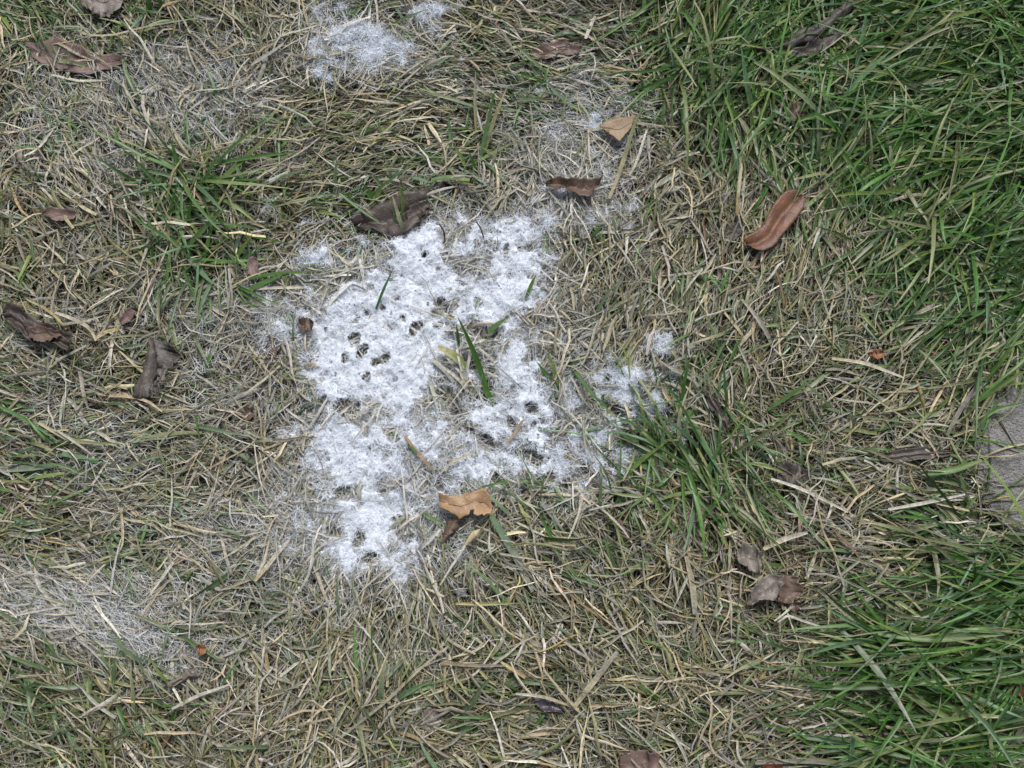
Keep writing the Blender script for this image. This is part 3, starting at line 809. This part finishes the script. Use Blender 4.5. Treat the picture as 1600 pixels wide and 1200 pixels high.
for nm, prt, m_, lab, cat in (
        ('thatch', thatch, M_DEAD, 'brown and olive thatch of short dead grass next to the soil', 'thatch'),
        ('dead_grass', join([mat_, fine_]), M_DEAD, 'tangled mat of grey-beige and olive dead grass covering the lawn', 'dead grass'),
        ('straw_litter', top_, M_DEAD, 'loose pale straw lying on top of the matted grass', 'straw'),
        ('green_turf', join([gl, gt_]), M_GREEN, 'living green grass growing mainly along the right side by the stepping stones', 'grass')):
    V, F, c = prt
    o = link(nm, np_mesh(nm, V, F, m_, c))
    tag(o, lab, cat, None, 'stuff')

# ------------------------------------------------------------------ fungus: felt with holes and loose threads, one object for each patch
def felt_region(name, label, u0, v0, u1, v1, nthreads, thr=.5):
    p0, p1 = px2g(u0, v1, .0175), px2g(u1, v0, .0175)
    ca, cb = px2g(u0, v0, .0175), px2g(u1, v1, .0175)
    x0, x1 = min(p0[0], ca[0]), max(p1[0], cb[0]); y0, y1 = p0[1], p1[1]
    st = .0016
    xs = np.arange(x0, x1, st); ys = np.arange(y0, y1, st)
    X, Y = np.meshgrid(xs, ys)
    X = X + rng.uniform(-.0006, .0006, X.shape); Y = Y + rng.uniform(-.0006, .0006, Y.shape)
    u, v = g2px(X, Y, .0175)
    f = sample(FELT, u, v) + .14 * vnoise(X, Y, .0036, 88)
    ok = (f > thr + .03) & (u > u0) & (u < u1) & (v > v0) & (v < v1)
    Z = sheet_z(X, Y) + rng.normal(0, .0006, X.shape) - .004 * np.clip((thr + .2 - f) / .2, 0, 1)
    nx = X.shape[1]
    cell = ok[:-1, :-1] & ok[1:, :-1] & ok[:-1, 1:] & ok[1:, 1:]
    cell &= rng.random(cell.shape) > .03
    j, i = np.nonzero(cell)
    b = j * nx + i
    F = np.stack([b, b + 1, b + nx + 1, b + nx], -1)
    used = np.unique(F) if len(F) else np.zeros(0, int)
    mp = np.full(X.size, -1); mp[used] = np.arange(len(used))
    V = np.stack([X, Y, Z], -1).reshape(-1, 3)[used]
    F = mp[F]
    e = empty(name, ((x0 + x1) / 2, (y0 + y1) / 2, 0))
    base = np.array(e.location)
    tag(e, label, 'fungus', 'white fungus patches')
    tone = np.array([.84, .88, .945])
    if len(F):
        cf = tone * (1 + .06 * vnoise(V[:, 0], V[:, 1], .02, 12))[:, None]
        o = link('felt', np_mesh('felt', V - base, F, M_FUNGUS, cf), e)
        o['kind'] = 'stuff'
    # threads
    m = nthreads * 6
    uu = rng.uniform(u0, u1, m); vv = rng.uniform(v0, v1, m)
    ff = sample(FELT, uu, vv)
    pr = np.clip((ff - (thr - .38)) / .55, 0, 1) ** 1.4
    k = rng.random(m) < pr
    uu, vv, ff = uu[k][:nthreads], vv[k][:nthreads], ff[k][:nthreads]
    n = len(uu)
    G = px2g(uu, vv, .0175)
    z = sheet_z(G[:, 0], G[:, 1]) + rng.uniform(-.003, .0012, n) - .003 * np.clip((thr - ff) / .2, 0, 1)
    L = rng.uniform(.004, .011, n); W = rng.uniform(.0003, .0007, n)
    c = tone * rng.normal(1.0, .06, (n, 1)).clip(.8, 1.15)
    c = c * (1 - .12 * np.clip((thr + .05 - ff) / .3, 0, 1))[:, None]
    V, F, c = grow(G[:, 0], G[:, 1], z, rng.uniform(0, 6.283, n), L, W, rng.uniform(-.25, .55, n), rng.normal(-.25, .5, n), rng.normal(0, 1.4, n), rng.uniform(0, 3.14, n), 4, np.full(n, .5), colA=c, colB=c, wig=.5, cap=False)
    # grass strands wholly coated with the fungus
    ns = nthreads // 8
    k = rng.choice(n, ns, p=np.exp(-((ff - .48) / .2) ** 2) / np.exp(-((ff - .48) / .2) ** 2).sum())
    uu, vv, fs = uu[k] + rng.normal(0, 4, ns), vv[k] + rng.normal(0, 4, ns), ff[k]
    G = px2g(uu, vv, .0175)
    cs = tone * rng.normal(.93, .10, (ns, 1)).clip(.6, 1.15)
    cs = cs * (1 - .30 * np.clip((thr + .1 - fs) / .3, 0, 1))[:, None]
    part2 = grow(G[:, 0], G[:, 1], sheet_z(G[:, 0], G[:, 1]) + rng.uniform(-.006, .0005, ns), lie_az(uu, vv, 1.0), rng.uniform(.006, .020, ns), rng.uniform(.0004, .0011, ns), rng.uniform(-.25, .35, ns), rng.normal(-.25, .3, ns),
                 rng.normal(0, .9, ns), rng.uniform(0, 3.14, ns), 5, np.full(ns, .4), colA=cs, colB=cs * 1.03, wig=.28, cap=False)
    def clear_pits(V, F, c, S, C):
        hu, hv = g2px(V[:, 0], V[:, 1], .0175)
        hit = sample(HOLE, hu, hv).reshape(-1, S * C).max(1) > .7
        hit &= rng.random(len(hit)) < .8
        keep = ~hit
        V = V.reshape(-1, S * C, 3)[keep]; c = c.reshape(-1, S * C, 3)[keep]
        return V.reshape(-1, 3), F[:len(V) * (S - 1) * (C - 1)], c.reshape(-1, 3)
    V, F, c = join([clear_pits(V, F, c, 4, 2), clear_pits(*part2, 5, 2)])
    o = link('threads', np_mesh('threads', V - base, F, M_FUNGUS, c), e)
    o['kind'] = 'stuff'
    return e

felt_region('fungus_patch', 'large white cottony fungus patch covering the matted grass, dotted with small dark holes', 395, 300, 872, 930, 62000)
felt_region('fungus_patch', 'small ragged white fungus tongue reaching into the green blades right of the large patch', 872, 520, 1075, 800, 15000)
felt_region('fungus_patch', 'faint white fungus tuft above the large patch, beside combed straw', 440, -20, 725, 150, 14000)
felt_region('fungus_patch', 'thin grey-white fungus film around the folded brown leaf and triangular leaf fragment', 836, 110, 1010, 372, 8000)

def veil(n):
    m = n * 5
    u = rng.uniform(-300, 1900, m); v = rng.uniform(-250, 1450, m)
    k = rng.random(m) < np.clip(sample(VEIL, u, v), 0, 1) ** 1.3
    u, v = u[k][:n], v[k][:n]
    n = len(u)
    G = px2g(u, v, .016)
    c = np.array([.74, .76, .79]) * rng.normal(1, .12, (n, 1)).clip(.6, 1.3)
    V, F, c = grow(G[:, 0], G[:, 1], rng.uniform(.010, .023, n), lie_az(u, v, 1.0), rng.uniform(.008, .026, n), rng.uniform(.0003, .0006, n), rng.uniform(-.2, .4, n), rng.normal(-.2, .4, n),
                   rng.normal(0, 1.0, n), rng.uniform(0, 3.14, n), 3, np.full(n, .5), colA=c, colB=c, wig=.3)
    o = link('fungus_film', np_mesh('fungus_film', V, F, M_FUNGUS, c))
    tag(o, 'fine grey fungus threads spun thinly over the dead grass', 'fungus', None, 'stuff')
veil(85000)

# ------------------------------------------------------------------ single blades and tufts that stand out
def blade(parent, base, pts, wpx, col, col2=None, z=(.008, .035), arch=.0, tip=.1, roll=.2, name='blade', mat=None, S=12, cup=.35):
    """one blade through photograph pixels; heights run from z[0] at the root to z[1] at the tip"""
    p = np.asarray(pts, float)
    if len(p) == 2:
        d = p[1] - p[0]
        p = np.array([p[0], p[0] + d * .5 + np.array([-d[1], d[0]]) * rng.normal(0, .05), p[1]])
    # smooth through control points
    tt = np.linspace(0, 1, S)
    q = resample(p, S)
    for _ in range(3):
        q[1:-1] = .25 * q[:-2] + .5 * q[1:-1] + .25 * q[2:]
    zz = z[0] + (z[1] - z[0]) * tt + arch * np.sin(np.pi * tt)
    P = np.stack([px2g(q[i, 0], q[i, 1], zz[i]) for i in range(S)])[None]
    T = np.gradient(P, axis=1); T /= np.linalg.norm(T, axis=2, keepdims=True)
    s0 = np.cross(T, [0, 0, 1.0]); s0 /= np.linalg.norm(s0, axis=2, keepdims=True); n0 = np.cross(s0, T)
    rr = (roll + rng.normal(0, .2) * tt)[None, :, None]
    side = s0 * np.cos(rr) + n0 * np.sin(rr)
    W = wpx * PXM * .5
    wd = (W * np.clip(.7 + .8 * tt, 0, 1) * (1 - (1 - tip) * np.clip((tt - .45) / .55, 0, 1) ** 1.5))[None]
    c1 = np.array(col)[None]; c2 = np.array(col2 if col2 is not None else col)[None]
    V, F, c = ribbons(P, side, wd, cup, c1, c2, np.cross(side, T))
    c = c.reshape(S, -1, 3) * (1 + rng.normal(0, .11, (S, 1, 1)) + rng.normal(0, .07, (S, c.size // 3 // S, 1)))
    return link(name, np_mesh(name, V - np.array(base), F, mat or M_GREEN, c.reshape(-1, 3)), parent)

def tuft(label, root, blades, group=None, name='grass_tuft', cat='grass tuft'):
    base = px2g(root[0], root[1], 0.0)
    e = empty(name, base)
    tag(e, label, cat, group)
    for b in blades:
        blade(e, base, **b)
    return e

DK, MD, BL, YG = GR1 * .95, GR2 * .85, GR3 * 1.0, GR4 * 1.1
G_ = lambda pts, w, c=MD, c2=None, **k: dict(pts=pts, wpx=w, col=c, col2=c2, **k)
tuft('spreading green grass tuft with two dark upright blades, standing in grey straw', (295, 305), [
    G_([(293, 297), (280, 262), (266, 216)], 8, DK, MD, z=(.012, .05)), G_([(300, 312), (325, 270), (350, 226)], 6, DK, MD, z=(.012, .045)),
    G_([(312, 308), (360, 268), (440, 192)], 9, MD, OLV, z=(.014, .04)), G_([(254, 360), (268, 320), (280, 276)], 6, DK, z=(.012, .045)), G_([(290, 358), (296, 330), (300, 305)], 6, DK, z=(.012, .04)),
    G_([(345, 345), (338, 300), (330, 262)], 5, DK, MD, z=(.01, .04)), G_([(370, 262), (382, 290), (395, 305)], 7, BL, z=(.03, .018)), G_([(230, 318), (250, 335), (278, 362)], 9, BL, z=(.018, .026)),
    G_([(180, 284), (205, 286), (222, 283)], 6, MD, z=(.03, .026))])
tuft('low green grass tuft with broad flat blades beside the smooth pink oval leaf', (300, 400), [
    G_([(292, 400), (310, 420), (332, 444)], 10, BL, z=(.022, .026)), G_([(275, 320), (282, 360), (296, 398)], 7, MD, BL, z=(.014, .03)), G_([(300, 404), (330, 406), (362, 407)], 5, MD, z=(.026, .03)),
    G_([(365, 410), (380, 385), (396, 364)], 7, MD, YG, z=(.012, .035)), G_([(310, 405), (308, 440), (303, 475)], 4, BL, z=(.03, .026)), G_([(262, 398), (280, 412), (300, 425)], 8, DK, z=(.015, .02)), G_([(158, 345), (180, 368), (205, 378)], 8, DK, z=(.016, .02))])
tuft('slender upright green grass tuft with brown tips above the large fungus patch', (742, 282), [
    G_([(745, 276), (760, 200), (772, 146)], 6, BL, MD, z=(.012, .055), tip=.5), G_([(750, 262), (770, 190), (793, 134)], 7, MD, STRAW, z=(.012, .055)), G_([(746, 288), (740, 255), (732, 235)], 6, DK, MD, z=(.01, .035)),
    G_([(738, 258), (770, 238), (816, 216)], 6, YG, OLV, z=(.02, .03)), G_([(744, 210), (742, 160), (743, 110)], 5, OLV, GREYB, z=(.02, .04)), G_([(706, 262), (706, 225), (700, 180)], 8, BL, z=(.014, .03)), G_([(728, 262), (718, 240), (710, 228)], 6, YG, z=(.02, .03))])
tuft('short green grass tuft with a bent broad blade growing through the white fungus', (757, 600), [
    G_([(764, 618), (748, 570), (730, 525), (716, 497)], 9, MD, DK, z=(.015, .055)), G_([(727, 575), (712, 556), (684, 541)], 12, YG * 1.3, STRAW * .9 + GR4 * .3, z=(.026, .036), tip=.5), G_([(717, 540), (715, 520), (713, 508)], 5, DK, z=(.018, .035)),
    G_([(763, 520), (775, 508), (792, 497)], 9, MD, BL, z=(.024, .03)), G_([(775, 640), (760, 612), (752, 590)], 9, MD, z=(.012, .024)), G_([(744, 640), (736, 605), (728, 580)], 5, OLV, GREYB, z=(.012, .026)), G_([(715, 625), (716, 600), (718, 572)], 5, GREYB, OLV, z=(.012, .026))])
tuft('two thin green blades rising between the black-brown leaf and the fungus', (628, 372), [
    G_([(632, 368), (622, 335), (612, 302)], 6, BL, STRAW, z=(.018, .045)), G_([(628, 340), (630, 312), (624, 285)], 6, MD, YG, z=(.02, .045)), G_([(530, 302), (560, 325), (598, 352)], 5, BL, MD, z=(.03, .03))])
tuft('fan of small bright green blades by the black-brown leaf', (575, 318), [
    G_([(585, 318), (575, 300), (566, 285)], 8, MD, z=(.014, .03)), G_([(580, 320), (592, 300), (600, 290)], 7, MD, YG, z=(.014, .03)), G_([(560, 296), (552, 300), (564, 292)], 8, BL, z=(.022, .028)), G_([(560, 322), (548, 312), (540, 300)], 6, MD, z=(.014, .028))])
tuft('single horizontal green blade below the upright brown-tipped tuft', (676, 280), [G_([(674, 281), (700, 276), (734, 281)], 9, MD, YG, z=(.03, .034), tip=.6), G_([(640, 276), (658, 280), (676, 286)], 6, BL, z=(.026, .028))], name='green_shoot', cat='grass shoot')
tuft('single dark green blade leaning out of the white fungus', (586, 482), [G_([(587, 484), (598, 455), (615, 418)], 5, DK, BL, z=(.018, .05))], name='green_shoot', cat='grass shoot')
tuft('pair of crossing green blades at the upper left rim of the white fungus', (378, 458), [
    G_([(376, 458), (415, 440), (445, 428)], 9, MD, z=(.024, .03)), G_([(388, 436), (430, 426), (500, 424)], 6, DK, MD, z=(.026, .034)), G_([(438, 458), (445, 440), (448, 425)], 5, YG, z=(.02, .03))])
tuft('slim green blade crossing the felt at the right rim of the fungus', (880, 600), [G_([(878, 612), (868, 585), (856, 548)], 6, YG, z=(.022, .04)), G_([(868, 600), (850, 580), (838, 565)], 5, MD, z=(.02, .03)), G_([(822, 465), (830, 445), (838, 428)], 6, MD, YG, z=(.02, .036))])
tuft('long pale green blade bending past the folded brown leaf', (940, 320), [G_([(952, 310), (972, 260), (988, 200), (1012, 152)], 7, STRAW, MD, z=(.022, .05))], name='green_shoot', cat='grass shoot')
tuft('dark green leaning blade crossing the ragged fungus tongue', (930, 620), [G_([(898, 580), (918, 606), (942, 634)], 7, DK, MD, z=(.022, .04)), G_([(958, 696), (980, 682), (998, 690)], 14, DK * .8, z=(.02, .026), tip=.3)])
tuft('tall blue-green blades standing at the left edge of the green turf', (1180, 195), [
    G_([(1182, 196), (1168, 140), (1158, 72)], 9, BL, GR3 * 1.2, z=(.012, .07)), G_([(1170, 205), (1178, 150), (1176, 90)], 6, MD, z=(.012, .05)), G_([(1150, 200), (1140, 150), (1130, 120)], 6, MD, BL, z=(.01, .05)), G_([(1165, 210), (1150, 175), (1128, 160)], 6, DK, MD, z=(.01, .04))])
tuft('long pale-tipped blade slanting over the green turf', (1310, 160), [G_([(1320, 150), (1355, 110), (1396, 76)], 9, BL, GR3 * 1.2, z=(.03, .06)), G_([(1425, 70), (1460, 45), (1492, 15)], 8, MD, STRAW, z=(.03, .05))])
tuft('green clump with long crossed blades right of the ragged fungus tongue', (1095, 760), [
    G_([(1075, 640), (1098, 690), (1130, 745)], 10, MD, BL, z=(.014, .05)), G_([(1085, 800), (1105, 740), (1128, 688)], 10, BL, MD, z=(.014, .05)), G_([(1072, 850), (1110, 790), (1150, 760)], 6, MD, z=(.014, .045)), G_([(960, 760), (1000, 720), (1042, 690)], 7, MD, YG, z=(.016, .04)),
    G_([(1000, 790), (1060, 770), (1120, 768)], 6, YG, z=(.02, .036)), G_([(1060, 690), (1090, 730), (1140, 800)], 9, MD, BL, z=(.014, .04)), G_([(1065, 640), (1068, 600), (1078, 560)], 6, MD, z=(.014, .05)), G_([(1045, 760), (1030, 720), (1040, 660)], 6, BL, z=(.014, .045)),
    G_([(1200, 640), (1230, 620), (1275, 590)], 7, MD, z=(.02, .04))])
tuft('large green grass tuft with broad blades fanning over the lower right turf', (1330, 1000), [
    G_([(1310, 980), (1340, 1010), (1362, 1036), (1395, 1080), (1432, 1145)], 10, GR3 * .9, GREYB, z=(.026, .055)), G_([(1320, 1000), (1300, 1002), (1285, 1020)], 12, MD, z=(.02, .03)), G_([(1372, 990), (1450, 1000), (1570, 992)], 10, MD, GR4 * .9, z=(.026, .05)),
    G_([(1420, 1030), (1470, 1018), (1508, 1012)], 9, MD, GR4 * .9, z=(.024, .05), tip=.6), G_([(1270, 1074), (1350, 1076), (1430, 1068), (1560, 1050)], 8, MD, z=(.028, .04)), G_([(1420, 1085), (1460, 1110), (1498, 1132)], 10, MD, YG, z=(.026, .05)),
    G_([(1480, 1165), (1470, 1140), (1480, 1110)], 14, MD, DK, z=(.016, .03)), G_([(1460, 1160), (1530, 1156), (1620, 1150)], 9, MD, z=(.022, .04)), G_([(1400, 1000), (1440, 1020), (1480, 1040)], 13, DK, MD, z=(.02, .03)), G_([(1333, 1220), (1330, 1180), (1335, 1140)], 7, BL, z=(.02, .05), tip=.5),
    G_([(1250, 1150), (1330, 1160), (1440, 1190)], 11, GR3 * .8, MD, z=(.022, .035)), G_([(1340, 1200), (1370, 1178), (1400, 1172)], 6, YG, z=(.02, .04))])
tuft('bright green shoots leaning over the rim of the round stepping stone', (1500, 660), [
    G_([(1510, 640), (1545, 612), (1610, 575)], 9, MD, YG, z=(.02, .05)), G_([(1540, 605), (1570, 598), (1610, 600)], 7, YG, z=(.024, .04)), G_([(1450, 740), (1490, 735), (1545, 715)], 10, MD, YG, z=(.026, .04)), G_([(1540, 600), (1560, 570), (1585, 540)], 7, MD, YG, z=(.02, .05)),
    G_([(1515, 680), (1550, 640), (1610, 628)], 6, MD, z=(.02, .035))])
tuft('bright green shoot beside the torn grey-brown leaf', (240, 20), [G_([(236, 22), (232, 5), (238, -20)], 10, DK, MD, z=(.012, .04)), G_([(250, 24), (250, 0), (258, -18)], 10, DK, z=(.012, .04)), G_([(178, 40), (192, 38), (204, 34)], 9, YG, MD, z=(.018, .024))])
tuft('broad faded green blade running down from the crumpled tan leaf', (800, 860), [G_([(768, 806), (790, 842), (812, 878), (832, 925)], 12, GR3 * .95, GREYB, z=(.034, .024), tip=.4), G_([(845, 785), (860, 800), (880, 830)], 9, GREYB * .7, GREYB * .8, z=(.024, .022))], name='green_shoot', cat='grass shoot')
tuft('short green blade with straw tip lying level in the straw below the tan leaf', (715, 943), [G_([(712, 943), (755, 944), (815, 942)], 5, YEL, GR4, z=(.026, .026), roll=.1)], name='green_shoot', cat='grass shoot')
tuft('bright yellow-green sprig beside the blue-black leaf', (905, 1130), [G_([(896, 1125), (904, 1122), (910, 1128)], 6, YG * 1.1, z=(.022, .026)), G_([(888, 1150), (904, 1146), (912, 1130)], 4, YG, z=(.02, .026))])
tuft('long curved green blades in the straw by the left-hand folded grey leaf', (60, 680), [
    G_([(-20, 625), (40, 655), (92, 690)], 6, MD, BL, z=(.024, .036)), G_([(60, 660), (110, 690), (192, 694)], 6, STRAW, GR4, z=(.026, .034)), G_([(96, 708), (130, 716), (165, 724)], 10, BL, z=(.024, .024)), G_([(-10, 735), (60, 730), (105, 724)], 10, GREYB, BL, z=(.022, .026))])

SG = 'loose straws'
def straw(label, pts, wpx, c1=STRAW, c2=None, z=(.027, .030), tip=.5, **k):
    c1 = np.array(c1); base = px2g(pts[0][0], pts[0][1], 0)
    e = empty('straw', base)
    tag(e, label, 'straw', SG)
    blade(e, base, pts, wpx * .75, c1 * .82, (c1 if c2 is None else np.array(c2)) * .82, z=z, tip=tip, mat=M_DEAD, name='blade', **k)
straw('pale lavender straw lying over the dark folded leaf', [(1205, 748), (1255, 764), (1325, 800)], 7, PALE * 1.15, PALE)
straw('long pale straw pointing at the round stepping stone', [(1388, 796), (1450, 785), (1508, 772)], 7, PALE, PALE * 1.1)
straw('straight beige straw end under the long pale straw', [(1418, 772), (1465, 786), (1515, 798)], 7, STRAW, STRAW * 1.05, z=(.024, .026))
straw('wide flat straw slanting in the dry turf above the purple-grey leaf', [(898, 1104), (930, 1062), (965, 1018)], 11, STRAW, GREYB, tip=.7)
straw('long olive straw ending at the blue-black leaf', [(806, 1084), (850, 1088), (905, 1108)], 6, PALE, YEL * .9)
straw('broad straw at the lower left of the fungus, coated white at its tip', [(398, 908), (425, 875), (452, 843)], 9, STRAW, PALE * 1.2, z=(.026, .03))
straw('two-toned dead stem lying level above the fan of pale straw', [(688, 1036), (740, 1040), (790, 1040)], 6, BRN * 1.4, GREYB * .8)
straw('long straw with a bend beside the grey arched leaf', [(268, 1108), (310, 1086), (358, 1070)], 7, PALE * .9, PALE)
straw('long olive stem arching beneath the torn grey-brown leaf', [(128, 52), (165, 60), (220, 42), (310, 28)], 6, STRAW, GREYB, z=(.030, .032))
straw('pale upright straw between the combed grass and the green turf', [(915, 60), (922, 42), (930, 25)], 9, PALE * 1.1, PALE)
straw('yellow broken straw beside the small pinkish triangular leaf', [(148, 530), (165, 518), (186, 513)], 9, STRAW * 1.1, YEL * 1.1)
straw('wide pale straw leading to the yellow broken straw', [(86, 488), (115, 498), (142, 512), (150, 532)], 8, PALE, STRAW)
straw('tawny straw crossing the bare strip inside the fungus', [(632, 680), (650, 705), (678, 735)], 7, BRN * 1.8, BRN * 1.3)
straw('pale thin straw arching over the bare strip inside the fungus', [(688, 740), (705, 722), (742, 706)], 5, PALE, STRAW, z=(.03, .034))
straw('orange-brown straw lying on the fungus above the crumpled tan leaf', [(790, 695), (805, 675), (818, 656)], 6, STRAW * .9, BRN * 1.6)
straw('split straw bundle blade above the crumpled grey leaf', [(1193, 858), (1225, 842), (1262, 832)], 10, STRAW, PALE * .95, z=(.032, .036))
straw('short pale straw standing beside the turned-back leaf side', [(1260, 905), (1268, 884), (1276, 862)], 7, PALE, STRAW)
straw('pale dead blade tip angled over the crumpled tan leaf pair below the grey leaf', [(1216, 972), (1235, 956), (1230, 962), (1300, 985)], 5, PALE, PALE * .9, z=(.03, .03))
straw('beige straw arched across the round stepping stone', [(1538, 714), (1560, 702), (1605, 692), (1640, 690)], 4, STRAW, STRAW, z=(.022, .021))
straw('dark curled stem on the round stepping stone', [(1536, 728), (1545, 750), (1562, 760), (1605, 756), (1640, 750)], 3.5, OLV * .4, OLV * .4, z=(.02, .02))
straw('thick dead stem at the overgrown lower turf beside the dull red leaf tip', [(1180, 1192), (1260, 1188), (1340, 1198)], 9, GREYB * .7, GREYB * .6, z=(.026, .026))
straw('long straw slanting through the vertical dry grass below the fungus', [(534, 1150), (600, 1100), (660, 1040), (700, 1010)], 6, GREYB, STRAW, z=(.026, .03))
straw('upright dry blade bundle stem under the faded mauve leaf', [(1086, 960), (1082, 910), (1072, 870)], 12, GREYB, STRAW)
straw('straw lying beside the rolled dark leaf, pink and pale', [(1258, 98), (1285, 102), (1312, 108)], 6, STRAW * 1.05, PALE)
straw('long grey stem leaning toward the round stepping stone through dry grass', [(1480, 680), (1500, 640), (1535, 590)], 9, GREYB * .75, GREYB * .9, z=(.022, .034))
straw('short black-brown curled stem in the notch at the top of the large fungus patch', [(686, 350), (694, 360), (696, 388)], 4, BRN * .3, BRN * .3, z=(.034, .02))
straw('thin dark bent stem beside the short black-brown curled stem in the fungus notch', [(744, 346), (752, 358), (758, 380)], 3.5, BRN * .35, BRN * .3, z=(.036, .02))
straw('cream straw over the dry tangle near the tiny orange-brown scrap', [(1300, 560), (1350, 566), (1412, 590)], 8, STRAW, PALE)

def seed_stalk():
    base = px2g(690, 912, .0)
    e = empty('seed_stalk', base)
    tag(e, 'pale dried seed stalk with a swollen tip under the crumpled tan leaf', 'seed stalk')
    p = resample([(688, 914), (704, 888), (722, 862), (728, 850)], 10)
    z = np.linspace(.024, .036, 10)
    P = np.stack([px2g(p[i, 0], p[i, 1], z[i]) for i in range(10)]) - base
    V, F = tube(P, np.linspace(.0012, .0018, 10), 8)
    c = np.broadcast_to(PALE * 1.05, (len(V), 3))
    link('stem', np_mesh('stem', V, F, M_DEAD, c), e)
    p = resample([(727, 852), (738, 838), (750, 827)], 12)
    z = np.linspace(.036, .040, 12)
    P = np.stack([px2g(p[i, 0], p[i, 1], z[i]) for i in range(12)]) - base
    rad = np.interp(np.linspace(0, 1, 12), [0, .3, .7, 1], [.0018, .0032, .0046, .0008])
    V, F = tube(P, rad, 8)
    c = np.broadcast_to(STRAW * 1.05, (len(V), 3))
    link('seed_head', np_mesh('seed_head', V, F, M_DEAD, c), e)
seed_stalk()

for o in list(COL.objects):
    if o.name.startswith(('felt', 'threads')):
        o['kind'] = 'stuff'
print('tris', sum(len(o.data.polygons) * 2 for o in COL.objects if o.type == 'MESH'))
